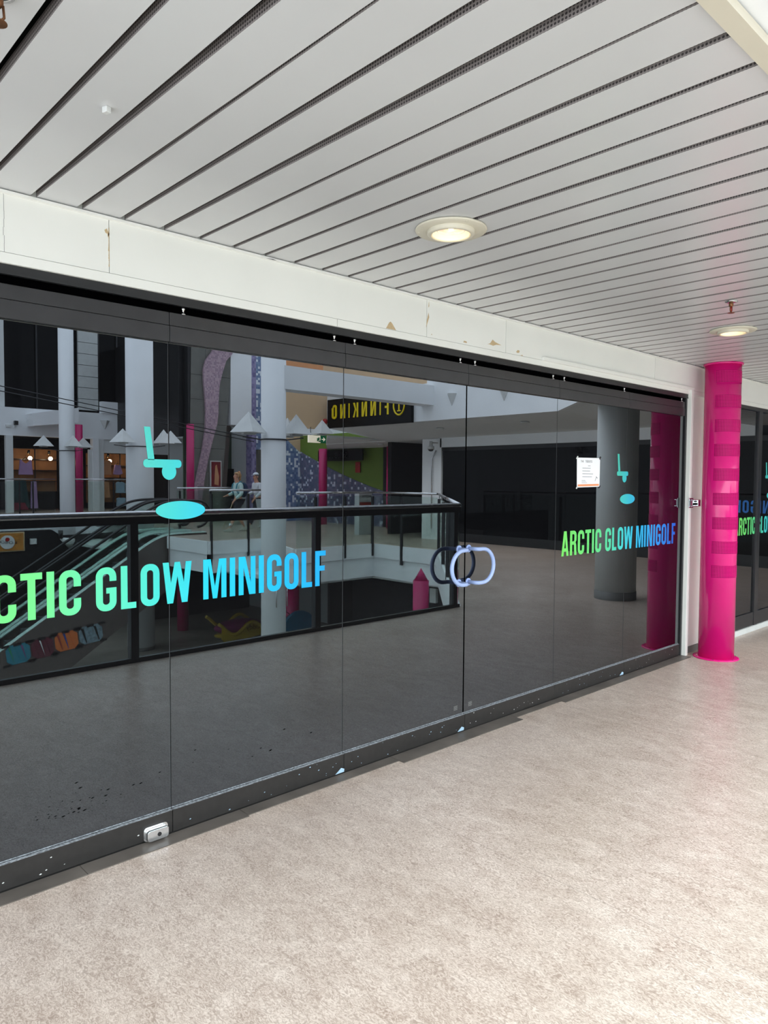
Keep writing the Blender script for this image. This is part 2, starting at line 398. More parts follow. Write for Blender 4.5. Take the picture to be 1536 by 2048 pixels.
bm = NB(); boxd(bm, -2, 14.5, -.4, 2.3, 2.82, 2.95)
S('ceiling', bm, 'white_cool', 'concrete deck above the slat ceiling', 'ceiling')
# thin wall angle where slats meet fascia
bm = NB(); boxd(bm, -2, 14.4, .030, .045, 2.642, 2.652)
S('trim_3', bm, 'white', 'thin white ceiling angle between the slats and the white fascia', 'trim')
# outer edge of the ceiling
bm = NB(); boxd(bm, -2, 9.4, 2.265, 2.312, 2.640, 2.664)
S('trim_4', bm, 'cream', 'cream metal edge strip closing the slat ceiling beside the atrium', 'trim')
bm = NB(); boxd(bm, -2, 9.4, 2.302, 2.42, 2.668, 3.0); boxd(bm, -2, 9.4, 2.36, 2.5, 3.0, 4.2)
S('wall_atrium', bm, 'white_cool', 'bright white bulkhead rising above the edge of the slat ceiling', 'bulkhead')

# fascia above the doors
fas = thing('trim_5', (3, 0, 2.39), 'white painted fascia above the dark glass doors with chipped joints', 'fascia', kind='structure')
bm = NB()
for a, b in [(-1, 1.2395), (1.2425, 3.112), (3.116, 3.860), (3.864, 5.899), (5.903, 14.5)]:
    boxd(bm, a, b, 0.0, .03, 2.430, 2.70)
obj('fascia_board', bm, 'white', fas)
bm = NB()
for a, b in [(-1, 2.438), (2.441, 6.515), (6.518, 14.5)]:
    boxd(bm, a, b, -.02, .032, 2.390, 2.428)
obj('lower_strip', bm, 'white', fas)
bm = NB(); boxd(bm, 4.275, 6.62, .03, .05, 2.425, 2.452); boxd(bm, 4.262, 4.275, .03, .046, 2.425, 2.449)
obj('cable_duct', bm, 'white', fas, bevel=.003)
bm = NB()
for (poly) in [[(2.789, 2.432), (2.866, 2.432), (2.836, 2.465), (2.823, 2.474), (2.812, 2.466)],
               [(3.108, 2.483), (3.116, 2.528), (3.128, 2.572), (3.134, 2.545), (3.124, 2.52)],
               [(3.126, 2.60), (3.131, 2.638), (3.134, 2.61)],
               [(3.44, 2.441), (3.474, 2.441), (3.470, 2.451), (3.446, 2.452)],
               [(3.672, 2.460), (3.70, 2.470), (3.724, 2.496), (3.752, 2.484), (3.816, 2.472), (3.76, 2.468), (3.73, 2.458), (3.69, 2.463)],
               [(3.975, 2.45), (3.99, 2.464), (4.012, 2.462), (4.006, 2.447), (3.985, 2.444)],
               [(4.02, 2.432), (4.042, 2.438), (4.05, 2.431)],
               [(3.152, 2.448), (3.158, 2.454), (3.16, 2.446)],
               [(1.222, 2.598), (1.232, 2.606), (1.236, 2.596), (1.243, 2.587), (1.237, 2.57), (1.234, 2.585), (1.226, 2.588)]]:
    prism(bm, poly, 'y', -.0304, -.0296)
z = 2.455
while z < 2.60:
    dz = random.uniform(.008, .02); ww = random.uniform(.001, .0035)
    prism(bm, [(1.240-ww, z), (1.240+ww*.8, z), (1.240+ww*.6, z+dz), (1.240-ww*.5, z+dz)], 'y', -.0304, -.0296); z += dz
obj('chipped_patch', bm, 'tan', fas, label='chips and cracks baring tan board')
bm = NB()
z = 2.43
while z < 2.65:
    dz = .03; x_ = .845+random.uniform(-.002, .002)
    prism(bm, [(x_, z), (x_+.0012, z), (x_+.0012, z+dz), (x_, z+dz)], 'y', -.0304, -.0298); z += dz
prism(bm, [(1.99, 2.643), (2.03, 2.647), (2.05, 2.644), (2.03, 2.642)], 'y', -.0465, -.0455)
obj('hairline_crack', bm, 'grey_base', fas)

# door head: black track and gap
trk = thing('trim_6', (3, 0, 2.33), 'black overhead sliding track above the dark glass doors', 'door track', kind='structure')
bm = NB(); boxd(bm, -1, 6.60, -.02, .018, 2.358, 2.390); boxd(bm, -1, 6.60, .002, .022, 2.352, 2.359)
obj('track_rail', bm, 'track', trk)
bm = NB(); boxd(bm, -1, 6.60, -.12, -.03, 2.20, 2.43)
obj('track_recess', bm, 'black', trk)
# jambs
bm = NB(); boxd(bm, 6.535, 6.575, -.06, .012, 0, 2.39)
S('trim_7', bm, 'track', 'black upright channel at the right end of the dark doors', 'door jamb')
bm = NB(); boxd(bm, 6.565, 6.60, .0, .05, 0, 2.43); boxd(bm, 6.602, 6.625, .0, .044, 0, 2.428)
S('trim_8', bm, 'white', 'white door casing between the dark doors and the white wall', 'door casing', bevel=.003)
bm = NB(); boxd(bm, 6.62, 7.50, -.02, .006, 0, 2.44)
S('wall_pier', bm, 'white', 'narrow white wall behind the magenta pole', 'wall')
bm = NB(); boxd(bm, 6.625, 7.50, .006, .012, 0, .06)
S('baseboard_pier', bm, 'grey_base', 'grey skirting at the foot of the white wall behind the magenta pole', 'baseboard')
bm = NB(); boxd(bm, -6, 14.6, -1.2, -.4, -.2, 4.2)
S('wall_back', bm, 'black', 'dark unlit shop interior behind the glass doors', 'wall')

# threshold plates
thr = thing('trim_9', (3, -.06, 0), 'worn grey metal threshold plates along the foot of the dark doors', 'threshold', kind='structure')
for a, b, w_ in [(-.6, 1.10, .10), (1.10, 1.86, .098), (1.86, 2.86, .085), (2.86, 3.98, .125), (3.98, 4.52, .07), (4.52, 6.56, .105)]:
    bm = NB(); boxd(bm, a+.003, b, -.01, w_, 0.0, .004)
    obj('threshold_plate', bm, 'thresh', thr)

# ------------------------------------------------------------------ folding glass doors
door_labels = [
    'dark glass folding door off the left end of the row',
    'leftmost dark glass door in view carrying the letters before the W',
    'dark glass door with the large word MINIGOLF at its left half',
    'plain dark glass door with a pale blue pull handle on its right edge',
    'dark glass door with a pale blue pull handle on its left edge',
    'dark glass door carrying the white notice and the start of the small lettering',
    'dark glass door reflecting the magenta pole at the right end of the row']
for i in range(-2, 5):
    x0 = 1.5117 + i; x1 = x0 + 1.0
    dr = thing('door_%d' % (i+3), (x0+.5, 0, 0), door_labels[i+2], 'door', kind='structure')
    g = .0016
    gl = .006 if i == 2 else g; gr = .006 if i == 1 else g
    bm = NB(); boxd(bm, x0+gl, x1-gr, -.012, 0.0, .115, 2.192)
    pane = obj('glass_pane', bm, 'pane', dr)
    bm = NB(); boxd(bm, x0+g*.7, x1-g*.7, -.03, .014, 2.262, 2.318); boxd(bm, x0+g*.7, x1-g*.7, -.03, .017, 2.190, 2.260)
    obj('top_rail', bm, 'rail', dr, bevel=.002)
    bm = NB(); boxd(bm, x0+g*.7, x1-g*.7, -.03, .016, .012, .113)
    obj('bottom_rail', bm, 'railb', dr, bevel=.002)
    bm = NB(); boxd(bm, x0+g, x1-g, .0, .0165, .113, .1142); boxd(bm, x0+g, x1-g, .0, .004, .119, .1210)
    obj('glazing_bead', bm, 'wear', dr, label='worn silver edge along the bottom rail')
    bm = NB(); boxd(bm, x0+g, x1-g, -.02, .01, .004, .012)
    obj('brush_seal', bm, 'rubber', dr)
    hs = [.07, .93] if i >= 0 else [.07]
    if i == 4: hs = [.95]
    for h in hs:
        bm = NB(); xx = x0+h
        lathe(bm, xx, -.004, [(.011, 2.318), (.011, 2.322), (.005, 2.325), (.005, 2.336), (.009, 2.340), (.009, 2.348), (.004, 2.350), (.004, 2.358)], 10)
        obj('hanger_bolt', bm, 'chrome', dr)
    bm = NB()
    # paint chips on the rails
    for n in range(14 if i >= 0 else 10):
        cx = random.uniform(x0+.05, x1-.05); cz = random.choice([random.uniform(.02, .05), random.uniform(.05, .105)]); s = random.uniform(.0012, .004)
        prism(bm, [(cx-s*1.4, cz), (cx, cz-s*.6), (cx+s*1.5, cz+s*.2), (cx+s*.2, cz+s)], 'y', -.0166, -.0160)
    if i in (1, 3, 0):
        cx = x1-.03 if i != 0 else x1-.02
        prism(bm, [(cx-.04, .014), (cx+.02, .014), (cx+.022, .03), (cx, .04), (cx-.015, .03)], 'y', -.0168, -.0160)
    obj('paint_chip', bm, 'paleblue' if i in (0, 1, 3) else 'plastic', dr)
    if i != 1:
        bm = NB(); boxd(bm, x1-.0032, x1-.0018, .0, .0008, .116, 2.19); obj('edge_highlight', bm, 'edge_glint' , dr)  # thin grey strip paints the highlight along the pane edge
    if i in (-1, 0):
        bm = NB(); rs = random.Random(5+i)
        for n in range(46 if i == -1 else 12):
            cx = x0+(.42+abs(rs.gauss(0, .26)) if i == -1 else .1+rs.random()*.7); cz = .20+abs(rs.gauss(0, .05))+(.02*cx); a_ = rs.uniform(.002, .009)
            if cx > x1-.03: continue
            prism(bm, [(cx-a_, cz), (cx-a_*.2, cz-a_*.3), (cx+a_*1.1, cz+a_*.1), (cx+a_*.3, cz+a_*.35)], 'y', -.0006, -.0002)
        obj('scuff_marks', bm, 'black', dr)
    if i == 2 or i == 1:
        bm = NB()
        for k in range(5):
            cx = (x0+.07 if i == 2 else x1-.07); prism(bm, [(cx-.02, .150+k*.006), (cx+.015, .150+k*.006), (cx+.015, .1525+k*.006), (cx-.02, .1525+k*.006)], 'y', -.0006, -.0001)
        obj('etched_mark', bm, 'grey_base', dr)
    # pull handles
    for side, xf in ((-1, 3.452), (1, 3.544)):
        if (i == 1 and side == -1) or (i == 2 and side == 1):
            bm = NB(); zc = 1.060; rr = .106; off = .082; st = .048
            pts = [(xf, -.002, zc+rr), (xf, -off+.02, zc+rr)]
            for a in (.3, .6, 1): pts.append((xf+side*.02*a, -off+.02-.02*math.sin(a*math.pi/2), zc+rr))
            pts.append((xf+side*st, -off, zc+rr))
            for k in range(1, 14):
                a = math.pi*k/14; pts.append((xf+side*(st+math.sin(a)*rr), -off, zc+math.cos(a)*rr))
            pts.append((xf+side*st, -off, zc-rr)); pts.append((xf+side*.02, -off, zc-rr))
            for a in (.6, .3): pts.append((xf+side*.02*a, -off+.02-.02*math.sin(a*math.pi/2), zc-rr))
            pts += [(xf, -off+.02, zc-rr), (xf, -.002, zc-rr)]
            tube(bm, pts, .0125, 14)
            h = obj('pull_handle', bm, 'handle', dr, label='pale blue D-shaped pull handle')
            for s in (1, -1):
                bm = NB(); tube(bm, [(xf, -.0005, zc+s*rr), (xf, -.006, zc+s*rr)], .024, 24)
                obj('flange', bm, 'handle', h)

# floor lock on the bottom rail
lk = thing('floor_lock', (1.43, -.02, .01), 'small chrome lock box on the bottom rail beside the first door joint', 'lock')
bm = NB()
def rrect(cx, cz, w, h, r, n=5):
    o = []
    for sx, sz, a0 in ((1, 1, 0), (-1, 1, 90), (-1, -1, 180), (1, -1, 270)):
        for k in range(n+1):
            a = R(a0+90*k/n); o.append((cx+sx*(w/2-r)+r*math.cos(a), cz+sz*(h/2-r)+r*math.sin(a)))
    return o
prism(bm, rrect(1.43, .040, .112, .062, .016), 'y', -.019, -.0155); obj('back_plate', bm, 'chrome', lk)
bm = NB(); prism(bm, rrect(1.43, .038, .100, .050, .014), 'y', -.044, -.019); obj('lock_body', bm, 'steel', lk, bevel=.003)
bm = NB(); tube(bm, [(1.435, -.043, .038), (1.435, -.046, .038)], .009, 14); obj('keyhole', bm, 'steel_dark', lk)

# strike bracket between casing and pole
br = thing('strike_bracket', (6.66, -.08, 1.36), 'grey metal strike bracket fixed between the white casing and magenta pole', 'bracket')
bm = NB(); boxd(bm, 6.555, 6.64, .05, .056, 1.36, 1.45); obj('fixing_plate', bm, 'steel', br, bevel=.002)
bm = NB(); boxd(bm, 6.56, 6.72, .062, .066, 1.373, 1.437); boxd(bm, 6.56, 6.72, .05, .085, 1.431, 1.437); boxd(bm, 6.56, 6.72, .05, .085, 1.373, 1.379)
obj('channel', bm, 'steel', br)
for a, b, c, d in ((6.63, 6.68, 1.414, 1.424), (6.61, 6.70, 1.386, 1.404)):
    bm = NB(); boxd(bm, a, b, .0655, .0675, c, d); obj('slot', bm, 'black', br)
bm = NB(); boxd(bm, 6.66, 6.715, .066, .092, 1.376, 1.434); obj('keeper', bm, 'chrome', br, bevel=.003)

# ------------------------------------------------------------------ vinyl lettering
s_ = .157
def ring_pts(w, H, ro, ri, n=6):
    out = []; inn = []
    for (sx, sz, a0) in ((1, 1, 0), (-1, 1, 90), (-1, -1, 180), (1, -1, 270)):
        for k in range(n+1):
            a = R(a0+90*k/n)
            out.append((w/2+sx*(w/2-ro)+ro*math.cos(a), .5+sz*(.5-ro)+ro*math.sin(a)))
            inn.append((w/2+sx*(w/2-s_-ri)+ri*math.cos(a), .5+sz*(.5-s_*.95-ri)+ri*math.sin(a)))
    return out, inn
def q(*p): return list(p)
def rect(a, b, c, d): return [(a, c), (b, c), (b, d), (a, d)]
def glyph(ch):
    """polygons of a tall condensed capital, cap height 1"""
    if ch == 'I': return .157, [rect(0, .157, 0, 1)]
    if ch == 'T': return .437, [rect(0, .437, .857, 1), rect(.14, .297, 0, .858)]
    if ch == 'L': return .365, [rect(0, s_, 0, 1), rect(s_-.001, .365, 0, .143)]
    if ch == 'F': return .375, [rect(0, s_, 0, 1), rect(s_-.001, .375, .857, 1), rect(s_-.001, .34, .43, .573)]
    if ch in 'OCG':
        w = .47; o, i = ring_pts(w, 1, .215, .072); n = len(o); P = []
        for k in range(n):
            a, b = k, (k+1) % n
            last = (k == n-1)           # right side straight segment between lower-right and upper-right
            if last and ch != 'O':
                if ch == 'C':
                    P.append([o[a], (w, .37), (w-s_, .37), i[a]]); P.append([(w, .63), o[b], i[b], (w-s_, .63)])
                else:
                    P.append([o[a], (w, .53), (w-s_, .53), i[a]]); P.append([(w, .68), o[b], i[b], (w-s_, .68)])
                    P.append(rect(w*.5, w-s_+.001, .40, .53))
                continue
            P.append([o[a], o[b], i[b], i[a]])
        return w, P
    if ch == 'A': 
        w = .515; return w, [q((0, 0), (.155, 0), (.300, 1), (.165, 1)), q((w, 0), (w-.155, 0), (w-.300, 1), (w-.165, 1)), rect(.14, w-.14, .18, .315)]
    if ch == 'R':
        w = .47; o, i = ring_pts(w, 1, .20, .06)
        P = [rect(0, s_, 0, 1), rect(s_-.001, .28, .857, 1), rect(s_-.001, .28, .43, .565)]
        n = 6; arcs = []
        for cz, sg, a0 in ((.80, 1, 90), (.63, 1, 0)):
            pass
        out = [(.28, 1)]; inn = [(.28, .857)]
        for k in range(n+1): a = R(90-90*k/n); out.append((.27+.2*math.cos(a), .80+.2*math.sin(a))); inn.append((.25+.063*math.cos(a), .79+.067*math.sin(a)))
        for k in range(n+1): a = R(-90*k/n); out.append((.30+.17*math.cos(a), .66+.17*math.sin(a))); inn.append((.25+.063*math.cos(a), .63+.065*math.sin(a)))
        for k in range(len(out)-1): P.append([out[k], out[k+1], inn[k+1], inn[k]])
        P.append(q((.29, .52), (.29, .40), (.32, 0), (.48, 0), (.45, .40), (.40, .52)))
        return w, P
    if ch == 'M': 
        w = .66; return w, [rect(0, .145, 0, 1), rect(w-.145, w, 0, 1), q((.144, 1), (.21, 1), (w/2, .30), (w/2+.06, 0), (w/2-.06, 0), (.135, .93)), q((w-.144, 1), (w-.21, 1), (w/2-.001, .30), (w/2-.06, 0), (w/2+.06, 0), (w-.135, .93))]
    if ch == 'N':
        w = .51; return w, [rect(0, .145, 0, 1), rect(w-.145, w, 0, 1), q((.14, 1), (.20, 1), (w-.144, .30), (w-.144, 0), (w-.19, 0), (.144, .72))]
    if ch == 'W':
        w = .76; c = w/2
        return w, [q((0, 1), (.155, 1), (.265, 0), (.115, 0)), q((.115, 0), (.265, 0), (c+.06, 1), (c-.07, 1)), q((c-.06, 1), (c+.07, 1), (w-.115, 0), (w-.265, 0)), q((w-.155, 1), (w, 1), (w-.115, 0), (w-.265, 0))]
    if ch == 'K':
        w = .52; return w, [rect(0, .157, 0, 1), q((.15, .36), (.33, 1), (.50, 1), (.15, .02+.34)), q((.156, .45), (.35, 1), (.51, 1), (.30, .50)), q((.22, .56), (.30, .62), (.52, 0), (.355, 0))]
ADV = dict(A=402, R=403, C=388, T=352, I=176+46, G=388, L=329, O=392, W=566, M=521, N=426, F=330); ADV['I'] = 176; ADV[' '] = 160
def lettering(text, x0, x1, z0, H, mt, label, y=-.0005, plane='y', skip=0):
    tot = sum(ADV[c] for c in text); sc = (x1-x0)/tot
    if plane == 'y': t = thing('vinyl_lettering', ((x0+x1)/2, 0, z0), label, 'lettering')
    else: t = thing('vinyl_lettering', (y, -(x0+x1)/2, z0), label, 'lettering')
    x = x0
    for n, ch in enumerate(text):
        if ch != ' ':
            w, P = glyph(ch); ww = w*H; adv = ADV[ch]*sc; px = x + (adv-ww)/2
            bm = NB()
            for pn, poly in enumerate(P):
                pts = [(px+a*H, z0+b*H) for a, b in poly]
                if plane == 'y': prism(bm, pts, 'y', y-.0006-pn*.00004, y-pn*.00001)
                else: prism(bm, [(-a, b) for a, b in pts], 'x', y-.001, y)
            obj('letter', bm, mt, t)
        x += ADV[ch]*sc
    return t
lettering('ARCTIC GLOW MINIGOLF', .566, 2.402, 1.040, .1835, 'v1', 'large ARCTIC GLOW MINIGOLF lettering fading green to blue on the nearest door panels')
lettering('ARCTIC GLOW MINIGOLF', 4.585, 6.418, 1.044, .1835, 'v2', 'ARCTIC GLOW MINIGOLF lettering on the doors below the small golf logo at the right end')
lettering('ARCTIC GLOW MINIGOLF', 7.735, 9.57, 1.044, .1835, 'v3', 'cut-off green RCTIC GLOW lettering on the shop glass right of the magenta pole')
MT['pink_dots'].node_tree.nodes['Principled BSDF'].inputs['Specular IOR Level'].default_value = .08
for k_ in ('pane',):
    MT[k_].node_tree.nodes['Principled BSDF'].inputs['Specular Tint'].default_value = (.82, .90, 1.0, 1)
MT['v4'] = mat('blue_vinyl', (40, 140, 240), .45)
lettering('ARCTIC GLOW MINIGOLF', .15, 2.75, 1.02, .24, 'v4', 'blue lettering on the far dark shop glass seen only mirrored beside the magenta pole', y=14.498, plane='x')
def golf_logo(xc, z0, mt, label):
    """club shaft, club head, ball and hole"""
    t = thing('vinyl_logo', (xc+.155, 0, z0), label, 'logo')
    bm = NB(); prism(bm, [(xc+.005, z0+.404), (xc+.033, z0+.404), (xc+.052, z0+.262), (xc+.022, z0+.262)], 'y', -.0011, -.0005); obj('club_shaft', bm, mt, t)
    bm = NB(); prism(bm, rrect(xc+.09, z0+.247, .178, .036, .015), 'y', -.0011, -.0005); obj('club_head', bm, mt, t)
    bm = NB(); prism(bm, [(xc+.120+.034*math.cos(R(a)), z0+.212+.036*math.sin(R(a))) for a in range(0, 360, 12)], 'y', -.0012, -.0006); obj('golf_ball', bm, mt, t)
    bm = NB(); prism(bm, [(xc+.176+.120*math.cos(R(a)), z0+.041+.041*math.sin(R(a))) for a in range(0, 360, 8)], 'y', -.0011, -.0005); obj('golf_hole', bm, mt, t)
golf_logo(1.392, 1.413, 'vl', 'turquoise golf club and ball logo above the large lettering at the left')
golf_logo(5.362, 1.413, 'vl2', 'small turquoise golf club logo beside the white notice on the doors')
golf_logo(8.545, 1.413, 'vl3', 'turquoise golf club logo cut by the right picture edge on the shop glass')

# notice sheet
nt_ = thing('notice_sheet', (4.94, -.001, 1.55), 'white A4 style notice with an orange foot taped to the dark glass', 'notice')
bm = NB(); prism(bm, [(4.782, 1.549), (5.100, 1.555), (5.102, 1.776), (4.776, 1.772)], 'y', -.0013, -.0007); obj('paper', bm, 'paper', nt_)
bm = NB(); prism(bm, [(4.792, 1.556), (5.09, 1.561), (5.091, 1.577), (4.792, 1.572)], 'y', -.0018, -.0013); obj('orange_band', bm, 'orangeink', nt_)
bm = NB()
pl = lambda sx, sz: (lambda v: (sx+v.x, -.0017, sz+v.y))
text_bm(bm, 'THE', .022, pl(4.828, 1.738), .0002); text_bm(bm, 'TIEDOTE', .024, pl(4.892, 1.738), .0002)
for k, w in enumerate((.115, .107, .150, .135)):
    boxd(bm, 4.853, 4.853+w, .0015, .0018, 1.6935-k*.0215, 1.6965-k*.0215)
for k, w in enumerate((.05, .06, .075)): boxd(bm, 4.845, 4.845+w, .0015, .0018, 1.602-k*.009, 1.604-k*.009)
boxd(bm, 4.93, 4.965, .0015, .0018, 1.712, 1.715)
prism(bm, [(5.03, 1.598), (5.034, 1.597), (5.056, 1.63), (5.052, 1.632)], 'y', -.0018, -.0015); prism(bm, [(5.045, 1.632), (5.05, 1.635), (5.07, 1.62), (5.066, 1.617)], 'y', -.0018, -.0015)
obj('print', bm, 'ink', nt_)
for cx, cz, s in ((4.778, 1.772, 1), (5.102, 1.776, -1), (4.782, 1.550, 1), (5.100, 1.554, -1)):
    bm = NB(); prism(bm, [(cx-.016, cz-.008), (cx-.002, cz-.012), (cx+.016, cz+.008), (cx+.004, cz+.013)], 'y', -.0023, -.0019); obj('tape_piece', bm, 'plastic' if s > 0 else 'steel_dark', nt_)

# ------------------------------------------------------------------ next shop front, right of the pole
nf = thing('window_1', (9, 0, 0), 'dark glazed shop front right of the magenta pole', 'shop front', kind='structure')
bm = NB(); boxd(bm, 7.50, 14.3, -.02, .02, 2.352, 2.392); boxd(bm, 7.50, 14.3, -.02, .014, .055, .20); 
for x in (7.50, 8.275, 9.70, 11.1, 12.5): boxd(bm, x, x+.10, -.02, .02, .055, 2.355)
obj('window_frame', bm, 'rail', nf, bevel=.002)
bm = NB(); boxd(bm, 7.5, 14.3, -.02, .03, 0, .055); obj('kick_strip', bm, 'plastic', nf)
for a, b in ((7.60, 8.275), (8.375, 9.70), (9.80, 11.1), (11.2, 12.5), (12.6, 14.3)):
    bm = NB(); boxd(bm, a, b, -.012, 0, .19, 2.36); obj('window_pane', bm, 'pane', nf)
bm = NB(); boxd(bm, 7.5, 14.5, -.3, -.02, 2.39, 2.9); S('wall_above', bm, 'white', 'white wall band above the right hand shop front', 'wall')

# ------------------------------------------------------------------ magenta pole
px_, py_ = 6.742, -.252; pr = .152
pole = thing('pole', (px_, py_, 0), 'glossy magenta pole with perforated bands beside the dark doors', 'pole')
bm = NB(); lathe(bm, px_, py_, [(pr, .008), (pr, 2.66)], 64); obj('shaft', bm, 'pink', pole)
bm = NB(); lathe(bm, px_, py_, [(pr+.043, 0), (pr+.043, .006), (pr+.036, .010), (pr, .010)], 48); obj('base_flange', bm, 'pink', pole, bevel=0)
for a in range(15, 375, 60):
    bm = NB(); lathe(bm, px_+(pr+.024)*math.cos(R(a)), py_+(pr+.024)*math.sin(R(a)), [(.006, .009), (.006, .013)], 8); obj('bolt', bm, 'steel_dark', pole)
bm = NB(); lathe(bm, px_, py_, [(pr+.012, 2.640), (pr+.014, 2.650), (pr+.012, 2.656), (pr, 2.656)], 48); obj('top_collar', bm, 'pink', pole)
cdir = math.atan2(-3-py_, 0-px_)          # towards the walkway
for k in range(9):
    z0 = 2.475 - k*.2165; bm = NB(); uv = bm.loops.layers.uv.new('uv')
    a0, a1 = cdir+R(-22), cdir+R(95); n = 26; lo = []; hi = []
    for j in range(n+1):
        a = a0+(a1-a0)*j/n; rr = pr+.0015
        lo.append(bm.verts.new((px_+rr*math.cos(a), py_+rr*math.sin(a), z0))); hi.append(bm.verts.new((px_+rr*math.cos(a), py_+rr*math.sin(a), z0+.108)))
    for j in range(n):
        f = bm.faces.new((lo[j], lo[j+1], hi[j+1], hi[j])); f.smooth = True
        for lp, (u, v) in zip(f.loops, ((j, 0), (j+1, 0), (j+1, 1), (j, 1))): lp[uv].uv = (u/n*(a1-a0)*pr, v*.108)
    # return edges so the sheet has thickness
    obj('perforated_band', bm, 'pink_dots', pole, label='perforated band of small punched holes', nrm=False)

# ------------------------------------------------------------------ ceiling fittings
def downlight(x, y, label):
    t = thing('ceiling_light', (x, y, 2.64), label, 'ceiling light', 'round recessed ceiling lights')
    bm = NB(); lathe(bm, x, y, [(.100, 2.655), (.150, 2.655), (.152, 2.650), (.148, 2.646), (.098, 2.646)], 56, caps=False); obj('mounting_plate', bm, 'cream', t)
    bm = NB(); lathe(bm, x, y, [(.100, 2.650), (.101, 2.636), (.096, 2.629), (.084, 2.628), (.079, 2.632), (.079, 2.64)], 56, caps=False); obj('trim_ring', bm, 'cream', t)
    bm = NB(); lathe(bm, x, y, [(.079, 2.633), (.072, 2.642), (.060, 2.651)], 56, caps=False); obj('reflector', bm, 'white', t)
    bm = NB(); lathe(bm, x, y, [(.058, 2.649), (.0578, 2.653)], 40); obj('lens', bm, 'lens', t)
    for a in (10, 130, 250):
        bm = NB(); lathe(bm, x+.136*math.cos(R(a)), y+.136*math.sin(R(a)), [(.004, 2.6435), (.004, 2.647)], 8); obj('screw', bm, 'cream', t)
    ld = bpy.data.lights.new('lamp', 'POINT'); ld.energy = .10; ld.color = (1, .72, .26); ld.shadow_soft_size = .012
    lo = bpy.data.objects.new('lamp', ld); C.objects.link(lo); lo.parent = t; lo.location = (0, 0, -.002)
    return t
downlight(2.345, -.90, 'round warm ceiling light nearest the camera, over the middle of the walkway')
downlight(5.285, -.905, 'round warm ceiling light farther off, above the magenta pole')
for gx, gd, gl_ in ((13.2, 4.0, 'added flat fill light nearest the grey column'), (13.2, 6.6, 'added flat fill light in the middle of the soffit'), (13.3, 9.2, 'added flat fill light below the cinema sign'), (15.4, 13.6, 'added flat fill light in the recess with the lime green wall')):
    gz = 2.985-(gx-12.42)*.1216-.02 if gx < 14.6 else 2.70
    t = thing('gallery_fill_light', (gx, -gd, gz), gl_, 'ceiling light', 'added fill lights under the gallery soffit')
    bm = NB(); lathe(bm, gx, -gd, [(.10, gz+.02), (.10, gz), (.08, gz-.006)], 28); obj('housing', bm, 'plastic', t)
    ld = bpy.data.lights.new('lamp', 'SPOT'); ld.energy = 190; ld.color = (1, .95, .88); ld.shadow_soft_size = .08; ld.spot_size = R(150); ld.spot_blend = .6  # lamps added to brighten the gallery floor and soffit
    lo = bpy.data.objects.new('lamp', ld); C.objects.link(lo); lo.parent = t; lo.location = (0, 0, -.03)
def sprinkler(x, y, label):
    t = thing('sprinkler', (x, y, 2.58), label, 'sprinkler', 'ceiling sprinklers')
    bm = NB(); lathe(bm, x, y, [(.036, 2.656), (.036, 2.652), (.020, 2.648)], 24); obj('escutcheon', bm, 'chrome', t)
    bm = NB(); lathe(bm, x, y, [(.013, 2.656), (.013, 2.630), (.009, 2.624)], 14); obj('nozzle', bm, 'brass', t)
    bm = NB(); tube(bm, [(x-.012, y, 2.63), (x-.014, y, 2.605), (x-.004, y, 2.592)], .003, 8); tube(bm, [(x+.012, y, 2.63), (x+.014, y, 2.605), (x+.004, y, 2.592)], .003, 8); obj('frame_arm', bm, 'brass', t)
    bm = NB(); tube(bm, [(x, y, 2.626), (x, y, 2.596)], .004, 10); obj('glass_bulb', bm, 'red', t)
    bm = NB(); lathe(bm, x, y, [(.006, 2.593), (.020, 2.590), (.020, 2.588)], 18); obj('deflector', bm, 'brass', t)
sprinkler(4.448, -1.222, 'brass pendent sprinkler under the slats in front of the farther ceiling light')
sprinkler(.502, -1.215, 'brass sprinkler with red bulb cut by the top left picture corner')
bm = NB(); prism(bm, [(.868, -.880), (.884, -.876), (.890, -.895), (.874, -.899)], 'z', 2.640, 2.657)
obj('cable_clip', bm, 'plastic', None, 'tiny white plastic clip stuck to a ceiling slat at the upper left', 'clip', bevel=.002)

# ================================================================== ATRIUM (seen mirrored in the doors)
# grey round column
def column(x, d, r, z0, z1, label, m='grey_col', base=True, group=None):
    t = thing('round_column', (x, -d, z0), label, 'column', group)
    bm = NB(); lathe(bm, x, -d, [(r, z0), (r, z1)], 48); obj('shaft', bm, m, t)
    if base:
        bm = NB(); lathe(bm, x, -d, [(r+.006, z0), (r+.006, z0+.11), (r, z0+.112)], 48, caps=False); obj('skirting_ring', bm, 'grey_base', t)
    return t
column(9.13, 2.10, .272, 0, 2.9, 'round grey column with a dark skirting ring at the corner of the walkway')
column(8.12, 8.8, .240, -3.85, 6.5, 'slim pale column rising through the void in front of the walking couple', 'white_cool')
column(10.2, 19.2, .42, -3.85, 9, 'thick pale column behind the escalator handrails', 'white_cool')
column(10.1, 25.2, .27, -3.85, 9, 'pale column standing before the lilac clothes display', 'white_cool')

# beam from the slim column to the bulkhead
bm = NB(); boxd(bm, 8.1, 12.4, 8.58, 8.98, 3.33, 3.78)
S('wall_beam', bm, 'white_cool', 'pale horizontal beam crossing the atrium to the white bulkhead', 'beam')

